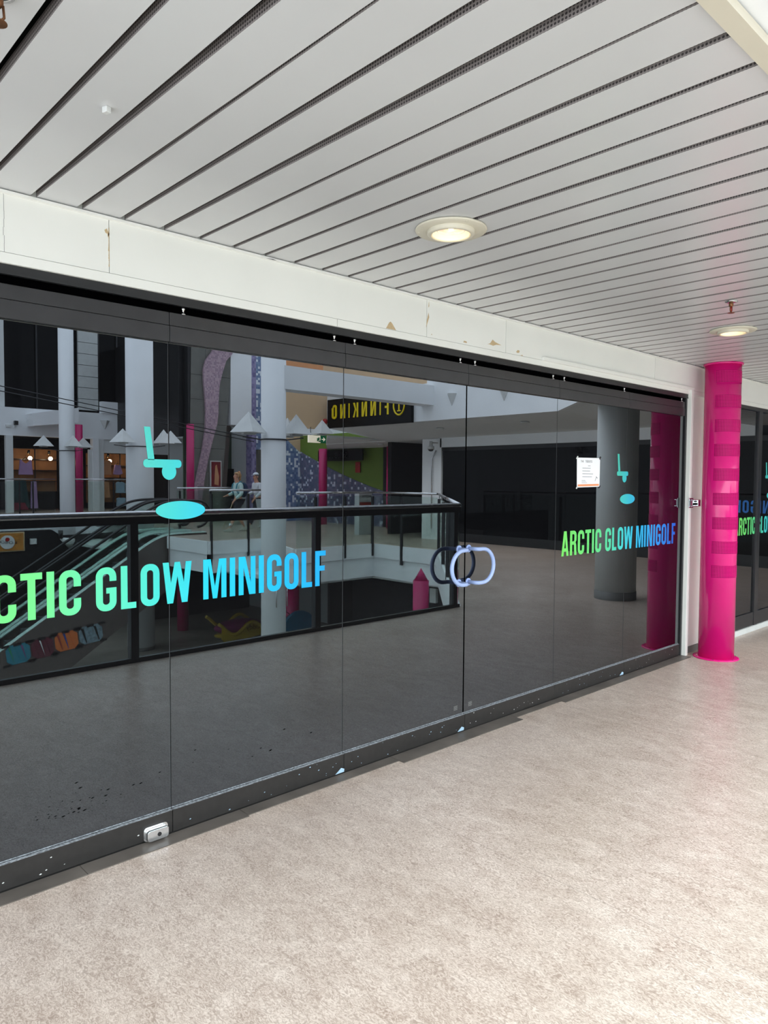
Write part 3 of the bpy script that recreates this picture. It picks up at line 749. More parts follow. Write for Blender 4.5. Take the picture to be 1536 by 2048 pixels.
# bulkhead over the far walkway
bm = NB()
prism(bm, [(9.43, -2.27), (12.4, -5.24), (12.5, -5.2), (9.53, -2.25)], 'z', 2.98, 5.6)
boxd(bm, 12.4, 12.5, 5.2, 8.8, 2.98, 5.6); boxd(bm, 12.4, 12.5, 8.8, 12.5, 2.98, 3.85)
S('wall_right', bm, 'white_cool', 'white bulkhead wall above the right hand gallery of the atrium', 'bulkhead')
bm = NB()
def quad(bm, *p): bm.faces.new([bm.verts.new(v) for v in p])
def slabq(bm, pts, th=.05):
    lo = [bm.verts.new(p) for p in pts]; hi = [bm.verts.new((p[0], p[1], p[2]+th)) for p in pts]; n = len(pts)
    bm.faces.new(lo); bm.faces.new(hi[::-1])
    for i in range(n): bm.faces.new((lo[i], lo[(i+1) % n], hi[(i+1) % n], hi[i]))
slabq(bm, [(12.42, -12.5, 2.985), (14.6, -12.5, 2.72), (14.6, -5.2, 2.72), (12.42, -5.24, 2.985)], .02)
slabq(bm, [(12.42, -5.24, 2.985), (14.6, -5.2, 2.72), (14.6, -2.3, 2.72), (9.46, -2.3, 2.985)], .02)
prism(bm, [(14.6, -2.3), (17.3, -2.3), (17.3, -18.6), (14.6, -15.3)], 'z', 2.72, 2.78); prism(bm, [(12.4, -12.5), (14.6, -12.5), (14.6, -15.3)], 'z', 2.74, 2.80)
S('ceiling', bm, 'soffit', 'grey sloping soffit under the white bulkhead', 'ceiling')
bm = NB(); boxd(bm, 10.75, 12.4, 12.5, 12.62, 2.95, 4.45)
S('wall_sand', bm, 'beige', 'sand coloured wall panel left of the cinema sign', 'wall')
bm = NB(); boxd(bm, 10.75, 12.3, 12.55, 12.7, 4.45, 5.6)
S('wall_sand', bm, 'orange', 'orange wall band above the pale beam', 'wall')
bm = NB(); boxd(bm, 13.4, 13.5, 8.8, 14, 3.85, 5.6)
S('wall_sand', bm, 'beige', 'sand wall set back above the cinema sign', 'wall')
# little inverted wall pyramids on the bulkhead
def inv_pyramid(c, u, w, h, out, m='soffit', label='', grp='grey inverted wall pyramids'):
    c = Vector(c); u = Vector(u); n = Vector((u.y, -u.x, 0)) if True else None
    bm = NB(); a = bm.verts.new(c-u*w/2); b = bm.verts.new(c+u*w/2); t = bm.verts.new(c-Vector((0, 0, h))); o = bm.verts.new(c+Vector(out)*w*.5)
    for f in ((a, b, o), (a, o, t), (b, t, o), (a, t, b)): bm.faces.new(f)
    return obj('wall_pyramid', bm, m, None, label, 'ornament', grp)
inv_pyramid((12.395, -8.02, 3.55), (0, 1, 0), .28, .28, (-1, 0, 0), label='grey inverted pyramid on the white bulkhead nearer the cinema sign')
inv_pyramid((12.395, -6.56, 3.55), (0, 1, 0), .28, .28, (-1, 0, 0), label='grey inverted pyramid on the white bulkhead nearer the stained patch')
inv_pyramid((12.65, -27.88, 4.05), (1, 0, 0), .42, .38, (0, 1, 0), label='grey inverted pyramid on the white band left of the thick pale column')
inv_pyramid((15.75, -27.88, 4.1), (1, 0, 0), .42, .45, (0, 1, 0), label='grey inverted pyramid on the white band right of the thick pale column')
bm = NB()
for k in range(26):
    yy = -random.uniform(4.9, 5.9) ; zz = random.uniform(3.55, 3.8) ; zz = zz if -yy > 5.24 else zz
    yy = min(yy, -5.26); h = random.uniform(.03, .14); w = random.uniform(.006, .02)
    prism(bm, [(yy, zz), (yy+w, zz), (yy+w*.6, zz-h), (yy+w*.3, zz-h)], 'x', 12.3985, 12.400)
obj('damp_stain', bm, 'grey_base', None, 'grey damp streaks on the white bulkhead', 'stain', kind='stuff')

# cinema sign
sg = thing('wall_sign', (12.38, -10.8, 2.96), 'long black cinema sign reading FINNKINO in yellow', 'sign')
bm = NB(); boxd(bm, 12.30, 12.395, 9.22, 12.36, 2.965, 3.72); obj('sign_panel', bm, 'signblack', sg)
ADV['K'] = 400
xs = 9.98; Hs = .37
for ch in 'FINNKINO':
    w, P = glyph(ch); bm = NB(); sx_ = 1.12 if ch != 'I' else .8
    for pn, poly in enumerate(P): prism(bm, [(-(xs+a*Hs*sx_*.95), 3.20+b*Hs) for a, b in poly], 'x', 12.292-pn*.001, 12.30-pn*.0003)
    obj('letter', bm, 'signyellow', sg); xs += (w*sx_*.95*Hs) + .133
bm = NB()
pts = [(12.295, -(9.62+.185*math.cos(R(a))), 3.40+.235*math.sin(R(a))) for a in range(0, 360, 12)]
tube(bm, pts, .022, 8, closed=True)
prism(bm, [(-9.60, 3.27), (-9.64, 3.27), (-9.64, 3.53), (-9.60, 3.53)], 'x', 12.29, 12.30); prism(bm, [(-9.56, 3.25), (-9.68, 3.25), (-9.68, 3.275), (-9.56, 3.275)], 'x', 12.29, 12.30); prism(bm, [(-9.56, 3.525), (-9.68, 3.525), (-9.68, 3.55), (-9.56, 3.55)], 'x', 12.29, 12.30)
obj('emblem', bm, 'signyellow', sg, label='yellow ring with a letter I inside')
bm = NB(); sphere(bm, (12.3, -12.46, 3.16), .075); obj('alarm_beacon', bm, 'red', None, 'small red alarm dome beside the cinema sign', 'alarm', smooth=True)

# recess under the sign: green wall, slate mosaic hill, dark end
bm = NB(); boxd(bm, 17.15, 17.3, 12.8, 20.1, 0, 3.3)
S('wall_green', bm, 'green', 'lime green wall of the recess below the cinema sign', 'wall')
bm = NB(); boxd(bm, 16.3, 17.2, 20.1, 20.3, 0, 5.5)
S('wall_mosaic', bm, 'beige', 'sand plaster wall end behind the slim column', 'wall')
bm = NB(); pts = [(-12.85, 0)] + [(-(12.85+7.2*t), .88+1.80*t**1.55) for t in [i/24 for i in range(25)]] + [(-20.05, 0)]
prism(bm, pts, 'x', 17.12, 17.15)
S('wall_mosaic', bm, 'mos_dark', 'slate blue mosaic hill on the lime green wall', 'mosaic')
bm = NB(); prism(bm, [(16.3, 0), (16.3, 3.3), (16.4, 3.2), (16.5, 3.12), (16.9, 2.8), (17.12, 2.66), (17.12, 0)], 'y', -20.1, -20.06)
S('wall_mosaic', bm, 'mos_blue', 'pale blue mosaic on the wall end behind the slim column', 'mosaic')
bm = NB(); boxd(bm, 14.9, 17.15, 12.6, 12.75, 0, 2.75); boxd(bm, 17.0, 17.14, 12.8, 15.2, 0, 2.72)
S('wall_recess', bm, 'darkwall', 'dark unlit end of the recess', 'wall')
bm = NB(); boxd(bm, 14.5, 14.9, 10.25, 10.95, 0, 2.72); boxd(bm, 14.5, 14.7, 2.3, 10.3, 2.48, 2.75)
S('wall_pier', bm, 'white_cool', 'white pier and band round the dark shop glazing across the gallery', 'wall')
def magenta_far(x, d, r, z0, z1, label):
    bm = NB(); lathe(bm, x, -d, [(r, z0), (r, z1)], 28); obj('pole', bm, 'pink_far', None, label, 'pole')
magenta_far(16.3, 17.6, .15, 0, 2.7, 'magenta pole before the slate mosaic wall')
magenta_far(16.7, 14.5, .15, 0, 2.7, 'magenta pole in the dark end of the recess')
magenta_far(10.96, 26.3, .14, .22, 3.7, 'magenta pole before the clothes shops left of the thick column')
magenta_far(13.19, 21.5, .14, 0, 3.6, 'magenta pole at the foot of the mauve mosaic ribbon')
# cone-topped pole rising from the lower level
t = thing('cone_topped_pole', (11.55, -8.12, -3.85), 'magenta pole with a pointed cone top rising from the lower level', 'pole')
bm = NB(); lathe(bm, 11.55, -8.12, [(.175, -3.85), (.175, -.60)], 32); obj('shaft', bm, 'pink_far', t)
bm = NB(); lathe(bm, 11.55, -8.12, [(.155, -.60), (.002, -.33)], 32); obj('cone', bm, 'pink_far', t)
for x, d, l in ((12.6, 21.0, 'magenta pole on the lower level behind the kiddie ride'), (13.9, 16.8, 'magenta pole on the lower level right of the kiddie ride'), (11.6, 13.0, 'dark magenta pole under the gallery slab'), (8.9, 22.5, 'magenta pole on the lower level behind the escalators')):
    magenta_far(x, d, .2 if d < 22 else .32, -3.85, -.9, l)

# hanging exit sign, hall sign, fire sign, door phone, cameras
t = thing('exit_sign', (12.0, -12.2, 2.55), 'green and white hanging exit sign with an arrow', 'sign')
bm = NB(); boxd(bm, 11.92, 12.10, 12.17, 12.23, 2.56, 2.75); obj('green_face', bm, 'signgreen', t)
bm = NB(); boxd(bm, 11.54, 11.915, 12.17, 12.23, 2.56, 2.75); obj('lit_face', bm, 'exitlit', t)
bm = NB(); prism(bm, [(11.95, 2.645), (12.01, 2.645), (12.01, 2.60), (12.075, 2.655), (12.01, 2.71), (12.01, 2.665), (11.95, 2.665)], 'y', -12.168, -12.160); obj('arrow', bm, 'exitlit', t)
bm = NB(); boxd(bm, 11.80, 11.83, 12.15, 12.168, 2.60, 2.68); boxd(bm, 11.84, 11.87, 12.15, 12.168, 2.63, 2.70); boxd(bm, 11.85, 11.9, 12.15, 12.168, 2.585, 2.62); obj('running_figure', bm, 'signgreen', t)
bm = NB(); boxd(bm, 11.6, 11.62, 12.19, 12.21, 2.75, 2.96); obj('bracket', bm, 'steel', t)
bm = NB(); boxd(bm, 12.0, 12.02, 12.19, 12.21, 2.75, 2.96); obj('bracket', bm, 'steel', t)
t = thing('hall_sign', (16.9, -17.4, 2.25), 'long black sign reading Salit 3 hung on the lime green wall', 'sign')
bm = NB(); boxd(bm, 16.85, 16.9, 16.1, 18.6, 2.28, 2.68); obj('sign_panel', bm, 'signblack', t)
bm = NB(); text_bm(bm, 'Salit 3 . . .', .30, lambda v: (16.845, -(16.9+v.x), 2.38+v.y), .004); obj('sign_text', bm, 'signwhite', t)
bm = NB(); boxd(bm, 17.09, 17.12, 16.5, 16.75, 1.86, 2.24); obj('fire_sign', bm, 'red', None, 'small red fire equipment sign on the lime green wall', 'sign')
def dome(x, d, z, label):
    t = thing('security_camera', (x, -d, z), label, 'camera')
    bm = NB(); lathe(bm, x, -d, [(.09, z), (.09, z+.08), (.05, z+.10), (.04, z+.22)], 20); obj('housing', bm, 'plastic', t)
    bm = NB(); sphere(bm, (x, -d, z), .075, (1, 1, .7)); obj('dome_lens', bm, 'darkpanel', t, smooth=True)
    bm = NB(); boxd(bm, x, x+.25, d-.02, d+.02, z+.16, z+.20); obj('wall_arm', bm, 'plastic', t)
dome(14.2, 10.35, 2.42, 'white dome camera on the pier beside the dark shop glazing')
bm = NB(); tube(bm, [(14.46, -10.4, 2.4), (14.46, -10.55, 2.2), (14.46, -10.55, .3)], .02, 8); obj('cable_pipe', bm, 'steel', None, 'grey cable pipe running down the white pier', 'pipe')

# dark shop glazing across the gallery
sf = thing('window_2', (14.5, -6, 0), 'dark mirror-like shop glazing across the gallery', 'shop front', kind='structure')
bm = NB(); boxd(bm, 14.5, 14.6, 0, 10.22, 0, .22); obj('plinth', bm, 'darkpanel', sf)
bm = NB(); boxd(bm, 14.5, 14.56, 0, 10.22, 2.38, 2.48)
obj('head_frame', bm, 'darkpanel', sf)
d = .05
while d < 10.1:
    bm = NB(); boxd(bm, 14.51, 14.53, d, min(d+1.26, 10.2), .22, 2.38); obj('window_pane', bm, 'pane2', sf)
    d += 1.27
bm = NB(); boxd(bm, 14.7, 14.8, 0, 10.3, 0, 3); S('wall_shop', bm, 'darkwall', 'dark interior behind the shop glazing across the gallery', 'wall')

# ------------------------------------------------------------------ balustrades
def railing(pts, z, h, label, posts, rail_r=.026, near=False, drop=0.12, cat='railing'):
    t = thing('glass_railing', (pts[0][0], -pts[0][1], z), label, cat)
    P = [Vector((x, -d, z+h)) for x, d in pts]
    if near:
        for a, b in zip(P, P[1:]):
            pass
        bm = NB(); tube(bm, [p for p in P], .030, 16); obj('handrail', bm, 'steel', t)
        bm = NB()
        for a, b in zip(P, P[1:]):
            u = (b-a).normalized(); n = Vector((-u.y, u.x, 0))*.022
            prism(bm, [tuple((a+n)[:2]), tuple((b+n)[:2]), tuple((b-n)[:2]), tuple((a-n)[:2])], 'z', z+h-.085, z+h-.02)
        obj('rail_channel', bm, 'steel_dark', t)
    else:
        bm = NB(); tube(bm, P, rail_r, 10); obj('handrail', bm, 'steel', t)
    for a, b in zip(P, P[1:]):
        u = (b-a).normalized(); n = Vector((-u.y, u.x, 0))*.006
        bm = NB(); prism(bm, [tuple((a+n)[:2]), tuple((b+n)[:2]), tuple((b-n)[:2]), tuple((a-n)[:2])], 'z', z+.03, z+h-.08)
        obj('glass_panel', bm, 'glass_rail', t)
        if near:
            n2 = n*4; bm = NB(); prism(bm, [tuple((a+n2)[:2]), tuple((b+n2)[:2]), tuple((b-n2)[:2]), tuple((a-n2)[:2])], 'z', z, z+.04); obj('base_channel', bm, 'steel_dark', t)
    for x, d in posts:
        bm = NB()
        if near: boxd(bm, x-.035, x+.035, d-.02, d+.05, z-.1, z+h-.08)
        else: boxd(bm, x-.02, x+.02, d-.035, d+.035, z-drop, z+h-.10); tube(bm, [(x, -d, z+h-.11), (x, -d, z+h)], .008, 6)
        obj('post', bm, 'steel_dark', t)
    return t
railing([(-1.5, 3.06), (6.98, 3.06)], 0, 1.285, 'long glass railing with a thick dark handrail opposite the doors', [(.7, 3.06), (2.72, 3.06), (4.72, 3.06), (6.9, 3.06)], near=True)
railing([(6.98, 3.06), (12.25, 8.25)], 0, 1.285, 'diagonal glass railing leading off from the corner of the void', [(7.9, 3.97), (9.0, 5.05), (10.3, 6.33), (12.1, 8.1)], near=False, rail_r=.03)
railing([(12.25, 8.3), (12.33, 10.55)], 0, 1.29, 'short glass railing on the right side of the void', [(12.3, 9.5)], drop=.45)
railing([(12.33, 10.55), (9.95, 10.55)], 0, 1.29, 'glass railing on the far side of the void right of the slim column', [(12.3, 10.55), (11.4, 10.55), (10.5, 10.55)], drop=.3)
railing([(11.1, 13.65), (9.5, 13.65)], 0, 1.31, 'glass railing in front of the walking couple', [(10.65, 13.65), (9.55, 13.65)], drop=.45)
railing([(11.1, 18.5), (13.5, 18.5), (13.5, 21.5)], 0, 1.3, 'glass railing behind the escalator head below the mosaic ribbon', [(11.2, 18.5), (12.3, 18.5)])
railing([(5, 25.75), (9.85, 25.75)], .22, 1.33, 'glass railing left of the slim pale column by the shops', [(7.0, 25.75), (8.58, 25.75), (9.05, 25.75)], drop=.35)
railing([(10.35, 25.75), (13.2, 25.75)], .22, 1.33, 'glass railing right of the slim pale column by the shops', [(10.5, 25.75), (12.1, 25.75)], drop=.35)

# ------------------------------------------------------------------ escalators
def zdeck(x):
    a = -.39 + .636*(x-8.67); hi = .04; k = .12
    z = -k*math.log(math.exp(-a/k)+math.exp(-hi/k)) if a < 3 else hi
    return max(z, -3.78)
def escalator(d0, label, width=1.05, near=True):
    t = thing('escalator', (7, -(d0+width/2), -3.85), label, 'escalator')
    X = [1.6+i*.1 for i in range(int((10.75-1.6)/.1)+1)] + [10.75]
    # side cladding
    for dd in (d0, d0+width-.04):
        top = [(x, zdeck(x)) for x in X]
        bot = [(x, max(-3.85, min(-1.2, -1.96+.65*(x-8.84)))) for x in X]
        bm = NB(); lo = []; 
        for s in (0, 1):
            y = -(dd+.04*s)
            lo.append(([bm.verts.new((x, y, z)) for x, z in top], [bm.verts.new((x, y, z)) for x, z in bot]))
        for i in range(len(X)-1):
            for s in (0, 1): bm.faces.new((lo[s][0][i], lo[s][0][i+1], lo[s][1][i+1], lo[s][1][i]))
            bm.faces.new((lo[0][0][i], lo[1][0][i], lo[1][0][i+1], lo[0][0][i+1])); bm.faces.new((lo[0][1][i], lo[0][1][i+1], lo[1][1][i+1], lo[1][1][i]))
        obj('side_cladding', bm, 'truss', t)
        # pale inner deck
        bm = NB(); dk = dd+.02 if dd == d0 else dd-.10
        a = [[bm.verts.new((x, -(dk+o), zdeck(x)+.012+(.03 if o else 0))) for x in X] for o in (0, .11)]
        b = [[bm.verts.new((x, -(dk+o), zdeck(x)-.02)) for x in X] for o in (0, .11)]
        for i in range(len(X)-1):
            bm.faces.new((a[0][i], a[0][i+1], a[1][i+1], a[1][i])); bm.faces.new((a[1][i], a[1][i+1], b[1][i+1], b[1][i])); bm.faces.new((b[0][i], b[0][i+1], a[0][i+1], a[0][i]))
        obj('inner_deck', bm, 'deck', t)
        dg = dd+.05 if dd == d0 else dd-.05
        XR = [x for x in X if 2.2 <= x <= 10.6]
        bm = NB(); g0 = [bm.verts.new((x, -dg, zdeck(x)+.02)) for x in XR]; g1 = [bm.verts.new((x, -dg, zdeck(x)+.88)) for x in XR]
        for i in range(len(XR)-1): bm.faces.new((g0[i], g0[i+1], g1[i+1], g1[i]))
        r = bmesh.ops.solidify(bm, geom=bm.faces[:], thickness=.01)
        obj('glass_balustrade', bm, 'glass_rail', t)
        XR = [x for x in X if 1.9 <= x <= 10.45]
        pts = [(x, -dg, zdeck(x)+.93) for x in XR]
        for a in range(0, 181, 20): pts.append((10.47+.38*math.sin(R(a)), -dg, .04+.93-.38+.38*math.cos(R(a))))
        bm = NB(); tube(bm, pts, .038, 8); obj('handrail', bm, 'rubber', t)
    # steps
    x = 2.3; n = 0
    while x < 10.3:
        z = zdeck(x)-.10
        bm = NB(); boxd(bm, x, x+.40, d0+.16, d0+width-.16, z-.20, z); boxd(bm, x-.001, x+.004, d0+.16, d0+width-.16, z-.20, z+.0)
        obj('step', bm, 'step', t); x += .40; n += 1
    bm = NB(); boxd(bm, 9.55, 10.75, d0+.14, d0+width-.14, -.12, .02); obj('landing_plate', bm, 'steel', t)
    bm = NB(); boxd(bm, 10.0, 10.75, d0, d0+width, -1.2, -.25); obj('truss_end', bm, 'soffit', t)
    return t
escalator(16.0, 'nearer escalator with dark brown side cladding and taped pictures')
escalator(17.15, 'farther escalator running parallel behind the first')
# taped pictures on the cladding
def picture(x0, x1, zc, h, tilt, mname, label, cols):
    t = thing('taped_picture', ((x0+x1)/2, -15.98, zc-h/2), label, 'picture', 'taped pictures on the escalator side')
    u = Vector((math.cos(tilt), math.sin(tilt))); v = Vector((-u.y, u.x)); c = Vector(((x0+x1)/2, zc)); W = (x1-x0)/2
    corner = lambda a, b: tuple(c+u*a+v*b)
    e = .1
    oct_ = [(-W+e, -h/2), (W-e, -h/2), (W, -h/2+e), (W, h/2-e), (W-e, h/2), (-W+e, h/2), (-W, h/2-e), (-W, -h/2+e)]
    bm = NB(); prism(bm, [corner(*p) for p in oct_], 'y', -15.992, -15.985); obj('sheet', bm, cols[0], t)
    n = len(cols)
    for k in range(1, n):
        f0 = -W+.06+(2*W-.12)*(k-1)/(n-1); f1 = -W+.06+(2*W-.12)*k/(n-1)-.04
        bm = NB(); prism(bm, [corner(f0+.10 if f0+.1 < W-.05 else f0, -h/2+.04), corner(f1, -h/2+.04), corner(f1-.06, h/2-.04), corner(f0, h/2-.04)], 'y', -15.984, -15.976); obj('colour_field', bm, cols[k], t)
    for a, b in ((-W, h/2), (W, h/2), (0, h/2), (-W, -h/2), (W, -h/2)):
        bm = NB(); prism(bm, [corner(a-.09, b-.03), corner(a+.09, b-.03), corner(a+.09, b+.03), corner(a-.09, b+.03)], 'y', -15.975, -15.968); obj('tape_piece', bm, 'tape', t)
MT['p_teal'] = mat('teal_paint', (40, 130, 150), .6); MT['p_vio'] = mat('violet_paint', (124, 72, 128), .6); MT['p_mar'] = mat('maroon_paint', (96, 30, 48), .6, var=.3)
MT['p_org'] = mat('orange_paint', (214, 112, 52), .6); MT['p_blue'] = mat('blue_paint', (30, 70, 150), .6); MT['p_ice'] = mat('pale_brush_strokes', (120, 140, 150), .6, var=.6, scale=14)
MT['p_red'] = mat('rust_paint', (150, 50, 40), .6); MT['p_grn'] = mat('green_paint', (40, 140, 96), .6)
picture(5.31, 5.86, -2.70, .48, .10, '', 'teal and violet taped picture, lowest on the escalator side', ['p_teal', 'p_grn', 'p_teal', 'p_vio'])
picture(5.89, 6.42, -2.64, .48, .10, '', 'maroon taped picture with white scribble on the escalator side', ['p_mar', 'p_mar', 'signwhite', 'p_mar'])
picture(6.45, 7.02, -2.55, .48, .10, '', 'orange and blue striped taped picture on the escalator side', ['p_org', 'p_red', 'p_blue', 'p_org'])
picture(7.05, 7.66, -2.46, .46, .10, '', 'dark picture of pale brush strokes, topmost on the escalator side', ['p_ice', 'darkpanel', 'p_ice', 'darkpanel'])

# ------------------------------------------------------------------ opposite shops (d = 28)
bm = NB()
boxd(bm, -5, 14.1, 27.9, 28.2, 3.25, 4.35); boxd(bm, 12.1, 12.35, 27.8, 28.1, .22, 3.3); boxd(bm, 14.1, 17.3, 27.7, 28.2, 3.45, 5.2)
S('wall_far', bm, 'white_cool', 'white band wall above the clothes shops across the atrium', 'wall')
bm = NB(); prism(bm, [(9.55, 3.62), (9.5, 4.1), (11.3, 4.45), (11.3, 3.85)], 'y', -27.9, -27.2)
S('wall_far', bm, 'white_cool', 'white boxed duct projecting from the white band', 'duct')
bm = NB(); boxd(bm, 8.74, 9.0, 27.85, 28.05, .22, 3.25); boxd(bm, 12.35, 12.6, 27.9, 28.1, .22, 3.25); boxd(bm, 12.4, 15.6, 27.95, 28.1, 2.68, 3.3); boxd(bm, 11.95, 12.4, 27.85, 28, .22, 2.8)
boxd(bm, 15.6, 17.2, 27.95, 28.05, .22, 3.45)
S('trim_10', bm, 'soffit', 'grey shop front posts and head panels across the atrium', 'shop frame')
bm = NB(); boxd(bm, 4.5, 17.3, 31, 31.2, .22, 3.4); boxd(bm, -5, 17.3, 28.2, 31, 3.3, 3.4); boxd(bm, 15.6, 15.7, 28.2, 31, .22, 3.3)
S('wall_shop', bm, 'darkwall', 'dark back wall inside the clothes shops', 'wall')
# upper windows
uw = thing('window_3', (10, -28.3, 4.4), 'dark upper windows above the white band across the atrium', 'window', kind='structure')
for a, b in ((5, 8.6), (8.85, 11.0), (11.1, 11.6), (12.5, 14.1), (14.1, 15.6), (15.7, 17.2)):
    bm = NB(); boxd(bm, a, b, 28.3, 28.34, 4.4, 9); obj('window_pane', bm, 'pane2', uw)
for x in (8.62, 10.0, 11.62, 12.5, 13.3, 15.6, 17.0):
    bm = NB(); boxd(bm, x, x+.06 if x > 8.7 else x+.2, 28.2, 28.32, 4.35, 9); obj('mullion', bm, 'steel_dark' if x > 8.7 else 'soffit', uw)
bm = NB(); boxd(bm, 5, 17.3, 28.36, 28.5, 4.35, 9.5); S('wall_upper', bm, 'darkwall', 'dark wall behind the upper windows', 'wall')
bm = NB()
for k in range(7): boxd(bm, 11.64, 12.46, 28.1, 28.28, 4.46+k*.47, 4.46+k*.47+.45)
S('trim_11', bm, 'slatted', 'pale panel of horizontal boards between the upper windows', 'louvre panel')
bm = NB(); boxd(bm, 12.5, 14.2, 27.85, 28.1, 4.35, 4.85); S('trim_12', bm, 'white_cool', 'white parapet below the upper window right of the board panel', 'parapet')

# concrete tile wall, ribbon, mosaic strip, white box (d = 22)
bm = NB()
zs = [0, .92, 1.84, 2.76, 3.68, 4.6, 5.52, 6.9]
for a, b in zip(zs, zs[1:]):
    rx = lambda z: 14.70 + .09*z
    xs_ = [13.75, 14.45]
    prism(bm, [(13.4+.02*a, a+.006), (14.12, a+.006), (14.12, b-.006), (13.4+.02*b, b-.006)], 'y', -22.3, -22.02)
    prism(bm, [(14.13, a+.006), (rx(a), a+.006), (rx(b), b-.006), (14.13, b-.006)], 'y', -22.3, -22.02)
S('wall_tile', bm, 'concrete', 'leaning grey stone tile wall behind the walking couple', 'wall')
bm = NB(); prism(bm, [(14.8, 0), (15.2, 0), (15.75, 6.9), (15.3, 6.9)], 'y', -24.2, -22.5)
S('wall_tile', bm, 'truss', 'dark leaning return of the grey stone tile wall', 'wall')
bm = NB()
Lp = [(14.50, 6.9), (14.35, 6.44), (14.07, 6.08), (13.97, 5.7), (13.99, 5.2), (14.05, 4.58), (14.07, 4.1), (14.05, 3.5), (13.93, 2.75), (13.76, 2.03), (13.6, 1.3), (13.4, .1)]
Rp = [(15.35, 6.9), (15.22, 6.45), (14.95, 6.15), (14.76, 5.6), (14.66, 5.2), (14.61, 4.62), (14.60, 4.1), (14.55, 3.7), (14.36, 3.09), (14.15, 2.32), (13.98, 1.5), (13.80, .1)]
for i in range(len(Lp)-1):
    lo = [(Lp[i][0], Lp[i][1]), (Rp[i][0], Rp[i][1]), (Rp[i+1][0], Rp[i+1][1]), (Lp[i+1][0], Lp[i+1][1])]
    prism(bm, lo, 'y', -22.0, -21.9)
obj('wall_ribbon', bm, 'ribbon', None, 'curving mauve mosaic ribbon on the grey stone tile wall', 'mosaic', kind='structure')
bm = NB(); boxd(bm, 13.4, 14.02, 22.05, 22.4, 3.62, 7.2); boxd(bm, 13.2, 13.42, 22.4, 28, 3.2, 7.2)
S('wall_dark', bm, 'darkpanel', 'black upright panel left of the mauve mosaic ribbon', 'wall')
bm = NB(); boxd(bm, 15.2, 16.15, 22, 23, 3.72, 7.0)
S('wall_box', bm, 'white_cool', 'big white boxed wall above the dark green doorway', 'wall')
bm = NB(); boxd(bm, 16.15, 16.36, 22, 22.4, 0, 7.0); S('wall_strip', bm, 'mos_purple', 'tall narrow purple mosaic strip beside the slim column', 'mosaic')
bm = NB(); boxd(bm, 16.36, 16.62, 22.02, 22.4, 2.8, 7.0); S('wall_strip', bm, 'mos_blue', 'tall pale blue mosaic strip beside the slim column', 'mosaic')
bm = NB(); boxd(bm, 16.36, 17.3, 22.4, 22.5, 0, 7.0); S('wall_strip', bm, 'concrete', 'grey wall beside the mosaic strips', 'wall')
bm = NB(); boxd(bm, 15.0, 19, 25.4, 25.5, 0, 4.2); S('wall_doorway', bm, 'dgreen', 'dark green wall inside the doorway behind the couple', 'wall')
bm = NB(); boxd(bm, 15.4, 16.6, 25.2, 25.4, 0, 1.6); boxd(bm, 16.4, 19, 25.2, 25.4, 0, 2.05); S('wall_doorway', bm, 'black', 'black opening in the dark green doorway', 'wall')
t = thing('framed_poster', (14.5, -21.98, 1.2), 'tall red film poster in a pale frame on the grey tile wall', 'poster')
bm = NB(); boxd(bm, 14.26, 14.74, 21.93, 22.0, 1.20, 2.30); obj('frame', bm, 'plastic', t)
bm = NB(); boxd(bm, 14.30, 14.70, 21.915, 21.94, 1.24, 2.26); obj('poster_sheet', bm, mat('dark_red_poster', (120, 24, 34), .5, var=.4, scale=4), t)
bm = NB(); prism(bm, [(14.42, 1.4), (14.6, 1.35), (14.62, 1.7), (14.52, 2.15), (14.46, 2.1), (14.44, 1.8)], 'y', -21.915, -21.908); obj('painted_figure', bm, 'peach', t)

# surrounding atrium walls that close the light well
bm = NB(); boxd(bm, 17.3, 17.5, -.5, 32, -4, 5.6); boxd(bm, 4.5, 17.5, 31.9, 32.1, -4, 9.5)
S('wall_outer', bm, 'white_cool', 'outer white walls closing the atrium', 'wall')
# lower level walls
bm = NB(); boxd(bm, 10.1, 17, 14.9, 15.0, -3.85, -.9) if False else None
boxd(bm, 12.9, 13.0, 3.2, 12.0, -3.85, -.85)
boxd(bm, 10.2, 17, 23.5, 23.6, -3.85, -.9); boxd(bm, -5, 10.6, 24.6, 24.7, -3.85, -.5); boxd(bm, 12.6, 17, 12.6, 12.7, -3.85, -.85)
S('wall_lower', bm, 'darkwall', 'dark shop fronts on the lower level', 'wall')
bm = NB(); boxd(bm, -5, 7.8, 20.1, 20.3, -2.3, .02); prism(bm, [(7.8, .02), (8.9, -.75), (8.9, -3.0), (7.8, -3.0)], 'y', -20.3, -20.1)
S('wall_lower', bm, 'darkpanel', 'black kiosk bulkhead behind the escalators', 'wall')
t = thing('kiosk_sign', (6.4, -20.0, -.56), 'orange framed kiosk sign with a round emblem at the lower left', 'sign')
bm = NB(); boxd(bm, 5.3, 6.98, 19.98, 20.06, -.56, .0); obj('sign_frame', bm, 'tan', t)
bm = NB(); boxd(bm, 5.32, 6.94, 19.96, 19.99, -.53, -.03); obj('sign_face', bm, mat('orange_sign_face', (196, 130, 52), .4, var=.18, scale=3), t)
bm = NB(); tube(bm, [(6.50, -19.965, -.28), (6.50, -19.94, -.28)], .20, 28); obj('round_emblem', bm, 'signwhite', t)
bm = NB(); tube(bm, [(6.50, -19.945, -.20), (6.50, -19.935, -.20)], .06, 18); obj('red_dot', bm, 'red', t)
bm = NB(); text_bm(bm, 'K-CHECK', .115, lambda v: (6.76-v.x, -19.93, -.33+v.y + (v.x-.2)*.12), .004); obj('sign_text', bm, mat('navy_print', (24, 30, 80), .5), t)
bm = NB(); boxd(bm, 7.15, 7.32, 19.98, 20.08, -.38, -.22); obj('wall_box', bm, 'plastic', None, 'small white box on the black kiosk bulkhead', 'box')
